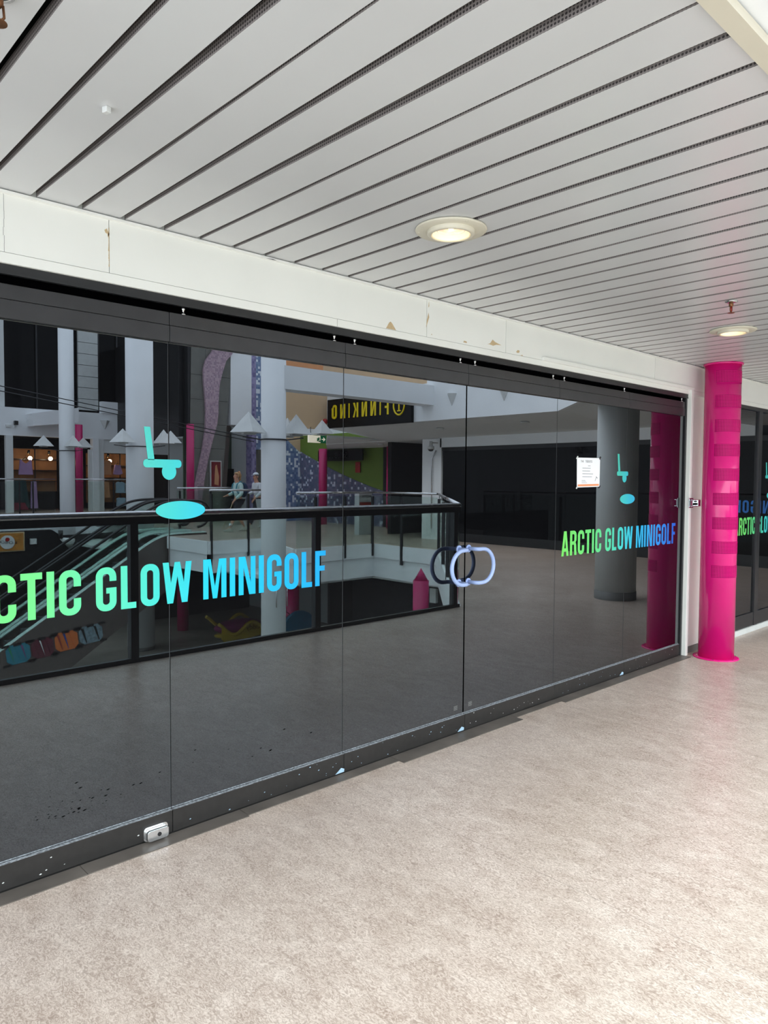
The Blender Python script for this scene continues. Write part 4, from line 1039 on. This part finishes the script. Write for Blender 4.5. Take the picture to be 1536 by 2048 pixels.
t = thing('direction_lettering', (12, -25.59, -.3), 'dark lettering Asemakatu with arrow discs on the white slab edge', 'lettering')
bm = NB(); text_bm(bm, 'Asemakatu', .30, lambda v: (12.65-v.x, -25.59, -.30+v.y), .004); obj('letters', bm, 'steel_dark', t)
for x in (13.0, 12.78+.5):
    bm = NB(); tube(bm, [(x, -25.592, -.2), (x, -25.58, -.2)], .14, 20); obj('arrow_disc', bm, 'steel_dark', t)
# spotlight hanging under the far gallery
t = thing('hanging_spotlight', (8.0, -19.6, -.9), 'dark bell spotlight hanging above the escalators', 'spotlight')
bm = NB(); tube(bm, [(8.02, -20.0, .0), (8.02, -20.0, -.25)], .07, 12); obj('stem', bm, 'rubber', t)
bm = NB(); tube(bm, [(8.02, -20.0, -.25), (8.35, -20.0, -.42)], [.04, .17], 18); obj('shade', bm, 'plastic', t)

# ------------------------------------------------------------------ pyramid lamps
def pyramid_lamp(x, d, z, w, h, rot, label):
    t = thing('pyramid_lamp', (x, -d, z), label, 'lamp', 'white pyramid lamps round the columns')
    bm = NB(); r = w/math.sqrt(2); base = [(x+r*math.cos(rot+k*math.pi/2), -d+r*math.sin(rot+k*math.pi/2), z) for k in range(4)]
    vs = [bm.verts.new(p) for p in base]; ap = bm.verts.new((x, -d, z+h))
    for k in range(4): bm.faces.new((vs[k], vs[(k+1) % 4], ap))
    bm.faces.new(vs[::-1]); obj('lamp_shade', bm, 'plastic', t)
    bm = NB(); boxd(bm, x-w*.28, x+w*.28, d-.04, d+.04, z-.035, z-.001); obj('lamp_tube', bm, 'plastic', t)
    return t
P4 = math.pi/4
def lamps(cx, cd_, r, z, w, h, angs, labels):
    for a, l in zip(angs, labels):
        pyramid_lamp(cx+r*math.cos(R(a)), cd_+r*math.sin(R(a)), z, w, h, R(-a)+P4, l)
for a_ in ((7.56, 8.8, 2.47, .50, .40, .35, 'white pyramid lamp left of the slim column'), (8.66, 8.8, 2.49, .44, .40, P4, 'white pyramid lamp right of the slim column'),
           (8.95, 9.5, 2.50, .46, .38, .3, 'white pyramid lamp behind and right of the slim column'), (11.6, 11.7, 2.76, .42, .36, P4, 'white pyramid lamp beside the exit sign'),
           (9.52, 18.9, 2.70, .56, .43, .4, 'white pyramid lamp left of the thick column'), (10.66, 18.5, 2.70, .50, .44, P4, 'white pyramid lamp right of the thick column'),
           (11.15, 19.0, 2.75, .50, .40, .5, 'white pyramid lamp behind and right of the thick column'),
           (9.30, 25.3, 2.77, .50, .40, .4, 'white pyramid lamp left of the column by the lilac clothes'), (10.15, 24.7, 2.77, .50, .42, P4, 'white pyramid lamp in front of the column by the lilac clothes'), (10.75, 25.3, 2.77, .50, .38, .35, 'white pyramid lamp right of the column by the lilac clothes')):
    pyramid_lamp(*a_)
def clampring(x, d, r, z, label):
    bm = NB(); tube(bm, [(x+(r+.02)*math.cos(R(a)), -d+(r+.02)*math.sin(R(a)), z) for a in range(0, 360, 15)], .014, 8, closed=True)
    for a in (155, 335): tube(bm, [(x+r*math.cos(R(a)), -d-r*math.sin(R(a)), z), (x+(r+.35)*math.cos(R(a)), -d-(r+.35)*math.sin(R(a)), z+.05)], .012, 6)
    obj('lamp_bracket', bm, 'steel_dark', None, label, 'bracket')
clampring(8.12, 8.8, .24, 2.36, 'thin dark lamp bracket round the slim column')
clampring(10.2, 19.2, .42, 2.60, 'thin dark lamp bracket round the thick column')
clampring(10.1, 25.2, .27, 2.62, 'thin dark lamp bracket round the column by the lilac clothes')
# cables
for (a, b, l) in (((4.0, 20, 4.55), (14.96, 20, 3.10), 'upper steel cable slanting across the atrium'), ((4.0, 20, 4.40), (14.96, 20, 2.98), 'lower steel cable slanting across the atrium')):
    bm = NB(); tube(bm, [(a[0], -a[1], a[2]), (b[0], -b[1], b[2])], .014, 6); obj('steel_cable', bm, 'steel_dark', None, l, 'cable', 'steel cables across the atrium')

# ------------------------------------------------------------------ clothes shops
def garment(x, z, w, h, m, label, kind='top', d=28.5, grp='garments in the clothes shops'):
    t = thing('garment', (x, -d, z), label, 'clothing', grp)
    if kind == 'top': P = [(-.5, 0), (.5, 0), (.42, .6), (.40, .95), (.30, 1), (.22, .85), (0, .72), (-.22, .85), (-.30, 1), (-.40, .95), (-.42, .6)]
    elif kind == 'skirt': P = [(-.5, 0), (-.2, -.06), (.2, -.06), (.5, .05), (.25, 1), (0, .94), (-.3, 1)]
    elif kind == 'dress': P = [(-.5, 0), (.5, 0), (.4, .5), (.32, 1), (-.32, 1), (-.4, .5)]
    else: P = [(-.5, 0), (.5, 0), (.45, .55), (.5, .85), (.25, 1), (0, .93), (-.25, 1), (-.5, .85), (-.45, .55)]
    bm = NB(); prism(bm, [(x+a*w, z+b*h) for a, b in P], 'y', -d-.06, -d+.06); obj('cloth', bm, m, t, bevel=.02)
    bm = NB(); tube(bm, [(x-.2*w, -d, z+h), (x, -d, z+h+.08), (x+.2*w, -d, z+h)], .012, 6); tube(bm, [(x, -d, z+h+.08), (x, -d, z+h+.16)], .008, 6); obj('hanger', bm, 'steel_dark', t)
garment(9.65, 1.72, .55, .62, 'lilac', 'lilac strappy top on the left rail of the clothes shop')
garment(9.95, .35, .30, 1.1, 'lilac', 'long pale lilac dress low beside the column', 'dress')
garment(9.35, .35, .9, 1.15, 'tealcloth', 'dark teal rack of clothes low at the left', 'dress')
garment(9.25, .30, .9, .30, 'redcloth', 'dark red clothes folded at the foot of the rack', 'dress', 28.35)
garment(12.95, 1.75, .42, .65, 'peach', 'peach top at the left of the right hand shop', 'shirt')
garment(13.45, 1.78, .42, .42, 'lilac', 'short lilac skirt hanging in the right hand shop', 'skirt')
garment(13.55, .95, .42, .50, 'paleblue', 'pale blue shirt below the lilac skirt', 'shirt')
garment(13.50, .38, .42, .38, 'paleblue', 'pale blue shirt lowest in the right hand shop', 'shirt', 28.3)
garment(13.98, .95, .42, .46, 'white_cloth', 'white shirt beside the pale blue shirt', 'shirt')
garment(12.92, .75, .35, .7, 'peach', 'peach dress low at the left of the right hand shop', 'dress')
garment(11.3, .9, .4, 1.3, 'redcloth', 'dark brown coat between the slim column and magenta pole', 'dress', 28.6)
def shelfunit(x0, x1, d, z0, z1, label, n=5):
    t = thing('shelf_unit', ((x0+x1)/2, -d, .22), label, 'shelving')
    bm = NB(); boxd(bm, x0, x1, d, d+.05, z0, z1); obj('back_panel', bm, 'shelf', t)
    for k in range(n):
        z = z0+(z1-z0)*k/(n-1); bm = NB(); boxd(bm, x0, x1, d-.3, d, z, z+.03); obj('shelf', bm, 'rubber', t)
    for x in (x0, (x0+x1)/2, x1): bm = NB(); boxd(bm, x-.02, x+.02, d-.32, d-.28, .22, z1+.2); obj('upright', bm, 'rubber', t)
shelfunit(9.25, 11.2, 29.5, 1.0, 2.8, 'warm wooden shelf wall behind the lilac top')
shelfunit(12.5, 15.3, 29.6, .5, 2.7, 'warm wooden shelf wall in the right hand shop')
for x, zz, l in ((9.9, 2.6, 'warm shop spotlight above the lilac top'), (10.7, 2.6, 'warm shop spotlight beside the column'), (13.2, 2.55, 'warm shop spotlight in the right hand shop'), (14.3, 2.55, 'second warm shop spotlight in the right hand shop')):
    t = thing('shop_spotlight', (x, -28.9, zz), l, 'spotlight', 'warm spotlights in the clothes shops')
    bm = NB(); tube(bm, [(x, -28.9, zz+.12), (x, -28.95, zz)], .05, 12); obj('housing', bm, 'rubber', t)
    bm = NB(); sphere(bm, (x, -28.96, zz-.01), .016); obj('bulb', bm, 'bulb', t)
    ld = bpy.data.lights.new('lamp', 'POINT'); ld.energy = 22; ld.color = (1, .72, .42); ld.shadow_soft_size = .08
    lo = bpy.data.objects.new('lamp', ld); C.objects.link(lo); lo.parent = t; lo.location = (0, .15, -.2)
# small fittings on white band
t = thing('security_camera', (9.1, -27.85, 3.65), 'small dark camera on the white band at the left', 'camera')
bm = NB(); boxd(bm, 9.04, 9.16, 27.7, 27.88, 3.66, 3.82); obj('housing', bm, 'darkpanel', t)
bm = NB(); boxd(bm, 9.05, 9.11, 27.82, 27.9, 3.56, 3.64); obj('mount', bm, 'plastic', t)
bm = NB(); boxd(bm, 8.75, 8.95, 27.84, 27.9, 3.57, 3.66); obj('socket_plate', bm, 'plastic', None, 'white socket plate on the white band beside the camera', 'socket')

# ------------------------------------------------------------------ lower level things
rd = thing('kiddie_ride', (12.9, -17.8, -3.85), 'yellow and purple plastic kiddie ride on the lower level', 'kiddie ride')
fz = lambda x: -3.27 + .17*math.cos((x-13.22)*2*math.pi/1.30) + max(0, 12.25-x)*.25
for dd, za, nm in ((17.45, 0, 'side_rim'), (18.25, .14, 'side_rim')):
    bm = NB(); tube(bm, [(11.98+i*.06, -dd, fz(11.98+i*.06)+za) for i in range(33)], .058, 10); obj(nm, bm, 'yellow', rd)
bm = NB(); X = [12.1+i*.1 for i in range(17)]
for a, b in zip(X, X[1:]):
    bt = lambda x: -3.62+.10*abs(x-12.9)**2
    prism(bm, [(a, fz(a)), (b, fz(b)), (b, bt(b)), (a, bt(a))], 'y', -17.49, -17.46)
obj('side_panel', bm, 'yellow', rd)
bm = NB(); text_bm(bm, 'Kiddy', .26, lambda v: (13.60-v.x, -17.44, -3.36+v.y), .01); obj('panel_text', bm, 'p_red', rd)
bm = NB(); sphere(bm, (12.98, -17.9, -3.28), 1.0, (.90, .42, .24), 28, 14); obj('seat_body', bm, 'purple', rd, smooth=True)
bm = NB(); sphere(bm, (12.95, -17.9, -3.52), 1.0, (.85, .45, .12), 28, 12); obj('hull', bm, 'yellow', rd, smooth=True)
bm = NB(); boxd(bm, 12.55, 13.35, 17.6, 18.2, -3.85, -3.4); obj('pedestal', bm, 'yellow', rd, bevel=.05)
bm = NB(); boxd(bm, 12.72, 12.98, 17.57, 17.6, -3.85, -3.5); obj('pedestal_panel', bm, 'p_red', rd)
bm = NB(); pts = [(-1.0+2.0*i/20) for i in range(21)]
prism(bm, [(11.3+.75*math.cos(R(a)), -3.0+1.2*math.sin(R(a))) for a in range(0, 181, 10)] + [(10.55, -3.85), (12.05, -3.85)], 'y', -12.3, -12.2)
obj('arched_board', bm, 'teal', None, 'arched teal board in the dark lower shop window', 'board')
for x, z, m_, l in ((10.2, -2.3, 'redcloth', 'dark red garment hanging in the lower shop window'), (9.9, -2.6, 'peach', 'dull orange garment in the lower shop window'), (10.7, -2.0, 'redcloth', 'second dark red garment in the lower shop window')):
    garment(x+.3, z-.8, .5, .9, m_, l, 'shirt', 12.4, 'garments in the lower shop window')
bm = NB(); boxd(bm, 12.82, 12.9, 8.85, 9.05, -1.35, -1.0); obj('wall_box', bm, 'plastic', None, 'small pale box on the dark wall of the lower level', 'box')
# door handles pair seen on slim column -> cable cleats
for dx in (-.12, .13):
    bm = NB(); tube(bm, [(8.12+dx-.04, -8.52, -.45), (8.12+dx+.04, -8.52, -.45)], .015, 6); tube(bm, [(8.12+dx, -8.53, -.45), (8.12+dx, -8.53, -.85)], .012, 6)
    obj('hook', bm, 'steel', None, 'metal hook on the lower part of the slim column, %s one' % ('left' if dx < 0 else 'right'), 'hook')
# sandwich board
t = thing('sandwich_board', (12.75, -15.5, 0), 'grey sandwich board standing beside the slim column', 'sign board')
bm = NB(); prism(bm, [(12.35, 0), (12.95, 0), (12.80, 1.0), (12.22, 1.0)], 'y', -15.3, -15.26); obj('front_panel', bm, 'paperwhite', t)
bm = NB(); prism(bm, [(12.40, 0), (13.0, 0), (12.80, 1.0), (12.22, 1.0)], 'y', -15.7, -15.66); obj('rear_panel', bm, 'paperwhite', t)
bm = NB(); tube(bm, [(12.35, -15.28, 0), (12.21, -15.28, 1.0)], .015, 6); obj('edge_bar', bm, 'rubber', t)
t = thing('info_stand', (14.3, -13.0, 0), 'white printed info stand behind the far railing', 'stand')
bm = NB(); boxd(bm, 14.0, 14.5, 13.0, 13.2, 0, 1.25); obj('stand_body', bm, 'paperwhite', t)
bm = NB(); boxd(bm, 14.02, 14.48, 12.985, 13.0, .85, .95); obj('brown_band', bm, 'p_red', t)
bm = NB(); text_bm(bm, 'ASEMA', .12, lambda v: (14.46-v.x, -12.985, 1.08+v.y), .004); obj('stand_text', bm, 'steel_dark', t)

# ------------------------------------------------------------------ people (walking towards -x)
def skin_obj(name, verts, edges, radii, m, parent, sub=2, root=0):
    me = bpy.data.meshes.new(name); org = origin_of(parent)
    me.from_pydata([tuple(Vector(v)-org) for v in verts], edges, [])
    me.materials.append(MT[m]); o = bpy.data.objects.new(name, me); C.objects.link(o); o.parent = parent
    sk = o.modifiers.new('skin', 'SKIN'); sk.use_smooth_shade = True
    lay = me.skin_vertices[0].data if me.skin_vertices else None
    if lay is None:
        bm = bmesh.new(); bm.from_mesh(me); bm.verts.layers.skin.verify(); bm.to_mesh(me); bm.free(); lay = me.skin_vertices[0].data
    for i, r in enumerate(radii):
        r = r if isinstance(r, tuple) else (r, r); lay[i].radius = r; lay[i].use_root = (i == root)
    if sub:
        s = o.modifiers.new('sub', 'SUBSURF'); s.levels = sub; s.render_levels = sub
    return o
class Sk:
    def __init__(s, X, D): s.v = []; s.e = []; s.r = []; s.n = {}; s.X = X; s.D = D
    def a(s, name, f, l, z, r, par=None):      # f forward (towards -x), l towards the camera side
        s.v.append((s.X-f, -s.D+l, z)); s.r.append(r); s.n[name] = len(s.v)-1
        if par is not None: s.e.append((s.n[par], s.n[name]))
    def hand(s, el, f, l, z, dn):
        s.a(el+'palm', f, l, z, (.030, .018), el)
        for k, (off, ln) in enumerate(((-.024, .062), (-.008, .072), (.008, .067), (.024, .052))):
            s.a(el+'k%d' % k, f+dn[0]*.045+off*.3, l+off, z+dn[2]*.045, .010, el+'palm')
            s.a(el+'f%d' % k, f+dn[0]*(.045+ln*.5)+.01, l+off, z+dn[2]*(.045+ln*.5), .009, el+'k%d' % k)
            s.a(el+'t%d' % k, f+dn[0]*(.045+ln*.8)-.005, l+off, z+dn[2]*(.045+ln)-.004, .008, el+'f%d' % k)
        s.a(el+'th', f+.035, l-.012, z+dn[2]*.02, .011, el+'palm'); s.a(el+'tt', f+.05, l-.016, z+dn[2]*.05, .009, el+'th')
def person(X, D, label, man):
    P = thing('person', (X, -D, 0), label, 'person')
    s = Sk(X, D)
    s.a('pelvis', 0, 0, 1.0, (.13, .10)); s.a('waist', .01, 0, 1.15, (.115, .09), 'pelvis'); s.a('chest', .02, 0, 1.36, (.14, .105), 'waist'); s.a('neck', .03, 0, 1.52, .055, 'chest')
    s.a('jaw', .075, 0, 1.60, (.066, .062), 'neck'); s.a('head', .065, 0, 1.69, (.086, .094), 'jaw'); s.a('crown', .05, 0, 1.765, (.066, .07), 'head'); s.a('nose', .168, 0, 1.665, .011, 'head')
    for sd, nm in ((1, 'L'), (-1, 'R')):
        fw = 1 if sd > 0 else -1
        s.a('hip'+nm, 0, sd*.085, .93, .098, 'pelvis')
        if fw > 0: s.a('knee'+nm, .20, sd*.09, .52, .062, 'hip'+nm); s.a('calf'+nm, .235, sd*.09, .36, .058, 'knee'+nm); s.a('ankle'+nm, .36, sd*.09, .11, .038, 'calf'+nm); s.a('toe'+nm, .50, sd*.09, .07, .034, 'ankle'+nm)
        else: s.a('knee'+nm, -.03, sd*.09, .50, .062, 'hip'+nm); s.a('calf'+nm, -.12, sd*.09, .36, .058, 'knee'+nm); s.a('ankle'+nm, -.30, sd*.09, .12, .038, 'calf'+nm); s.a('toe'+nm, -.18, sd*.09, .045, .034, 'ankle'+nm)
        s.a('sh'+nm, .01, sd*.17, 1.44, .058, 'chest')
        if fw < 0: s.a('elb'+nm, .02, sd*.24, 1.17, .042, 'sh'+nm); s.a('wr'+nm, .26, sd*.20, 1.10, .028, 'elb'+nm); s.hand('wr'+nm, .31, sd*.20, 1.085, (.9, 0, -.3))
        else: s.a('elb'+nm, .04, sd*.25, 1.16, .042, 'sh'+nm); s.a('wr'+nm, .26, sd*.24, .98, .028, 'elb'+nm); s.hand('wr'+nm, .31, sd*.24, .93, (.5, 0, -.8))
    skin_obj('body', s.v, s.e, s.r, 'skin', P)
    # clothing, slightly larger than the body
    c = Sk(X, D); k = .022
    c.a('w', 0, 0, 1.02, (.150, .125)); c.a('m', .01, 0, 1.2, (.14, .118), 'w'); c.a('c', .02, 0, 1.37, (.158, .125), 'm'); c.a('n', .025, 0, 1.475, .085, 'c')
    for sd in (1, -1):
        c.a('s%d' % sd, .01, sd*.18, 1.435, .075, 'c')
        if sd < 0: c.a('e%d' % sd, .02, sd*.245, 1.17, .062, 's%d' % sd); c.a('r%d' % sd, .235, sd*.20, 1.105, .046, 'e%d' % sd)
        else: c.a('e%d' % sd, .04, sd*.255, 1.16, .062, 's%d' % sd); c.a('r%d' % sd, .24, sd*.24, 1.0, .046, 'e%d' % sd)
    skin_obj('jacket' if man else 'sweater', c.v, c.e, c.r, 'white_cloth' if man else 'mint', P)
    c = Sk(X, D); c.a('p', 0, 0, .99, (.150, .12))
    for sd in (1, -1):
        c.a('h%d' % sd, 0, sd*.085, .92, .122, 'p')
        if man:
            c.a('k%d' % sd, .19 if sd > 0 else -.03, sd*.09, .5, .088, 'h%d' % sd); c.a('a%d' % sd, .33 if sd > 0 else -.27, sd*.09, .13, .065, 'k%d' % sd)
        else: c.a('k%d' % sd, .15 if sd > 0 else -.03, sd*.09, .62, .105, 'h%d' % sd)
    skin_obj('trousers' if man else 'shorts', c.v, c.e, c.r, 'dark_cloth', P)
    for sd, f, z, up in ((1, .36, .06, .05), (-1, -.29, .05, -.03)):
        bm = NB(); x = X-f; y = -D+sd*.09
        pr_ = [(-.09, 0), (.08, 0), (.16, 0), (.21, .012), (.215, .035), (.14, .065), (.06, .10), (.03, .125), (-.07, .125), (-.095, .06)]
        prism(bm, [(x-a, b + (up*a*1.2 if up > 0 else (-up*(.2-a)))+.003) for a, b in pr_], 'y', y-.042, y+.042); obj('shoe', bm, 'shoe', P, bevel=.012)
        if not man:
            bm = NB(); tube(bm, [(X-(.355 if sd > 0 else -.30), y, .12+max(up, .02)), (X-(.31 if sd > 0 else -.255), y, .25)], [.048, .05], 14); obj('sock', bm, 'white_cloth', P)
    for sd in (1, -1):
        bm = NB(); sphere(bm, (X-.145, -D+sd*.034, 1.70), .012, (.6, 1, .8)); obj('eye', bm, 'dark_cloth', P, smooth=True)
        bm = NB(); sphere(bm, (X-.055, -D+sd*.090, 1.675), .030, (.7, .35, 1)); obj('ear', bm, 'skin', P, smooth=True)
    bm = NB(); sphere(bm, (X-.147, -D, 1.617), .022, (.35, 1, .28)); obj('mouth', bm, 'p_red', P, smooth=True)
    if man:
        bm = NB(); sphere(bm, (X-.045, -D, 1.71), .098, (1, .92, .95)); 
        for v in list(bm.verts):
            if v.co.z < 1.66 or (v.co.x < X-.11 and v.co.z < 1.74): bm.verts.remove(v)
        obj('hair', bm, 'grey_base', P, smooth=True, nrm=False)
        cp = NB(); sphere(cp, (X-.055, -D, 1.735), .108, (1.02, .92, .85))
        for v in list(cp.verts):
            if v.co.z < 1.725: cp.verts.remove(v)
        cap = obj('cap', cp, 'white_cloth', P, smooth=True, nrm=False)
        bm = NB(); prism(bm, [(X-.14, -D-.07), (X-.14, -D+.07), (X-.22, -D+.06), (X-.245, -D), (X-.22, -D-.06)], 'z', 1.722, 1.732); obj('cap_peak', bm, 'white_cloth', cap)
        bm = NB(); sphere(bm, (X-.035, -D, 1.735), .110, (.95, .93, .86))
        for v in list(bm.verts):
            if v.co.z < 1.722 or v.co.x < X-.035: bm.verts.remove(v)
        obj('cap_back', bm, 'dgreen', cap, smooth=True, nrm=False, label='dark green rear half of the cap')
    else:
        bm = NB(); sphere(bm, (X-.045, -D, 1.715), .105, (1.02, .93, .98), 18, 12)
        for v in list(bm.verts):
            if v.co.x < X-.105 and v.co.z < 1.75: bm.verts.remove(v)
            elif v.co.z < 1.63: bm.verts.remove(v)
        sphere(bm, (X+.065, -D, 1.70), .055, (.8, .8, 1.5)); sphere(bm, (X+.06, -D, 1.60), .045, (.8, .8, 1.6))
        hr = obj('hair', bm, 'hair', P, smooth=True, nrm=False)
        bm = NB(); tube(bm, [(X+.03+.0*math.cos(R(a)), -D+.045*math.cos(R(a)), 1.785+.045*math.sin(R(a))) for a in range(0, 360, 24)], .018, 8, closed=True); obj('scrunchie', bm, 'peach', hr, smooth=True)
        bm = NB(); sphere(bm, (X+.20, -D, 1.27), .20, (.55, .75, 1.15)); bp = obj('backpack', bm, 'navy', P, smooth=True)
        for sd in (1, -1):
            bm = NB(); tube(bm, [(X+.13, -D+sd*.11, 1.44), (X+.0, -D+sd*.12, 1.53), (X-.12, -D+sd*.12, 1.44), (X-.155, -D+sd*.12, 1.28), (X-.06, -D+sd*.16, 1.12), (X+.1, -D+sd*.12, 1.1)], .017, 8); obj('strap', bm, 'p_teal', bp)
    return P
person(12.02, 16.35, 'person in a pale mint sweater and dark shorts with a backpack, walking', False)
person(13.27, 17.2, 'person in a white cap and white jacket following behind the column', True)
bm = NB(); tube(bm, [(12.02-.33, -16.35+.24, .92), (12.02-.62, -16.2, .12)], .010, 8)
obj('walking_stick', bm, 'tan', None, 'thin pale stick held by the person in the mint sweater', 'stick')
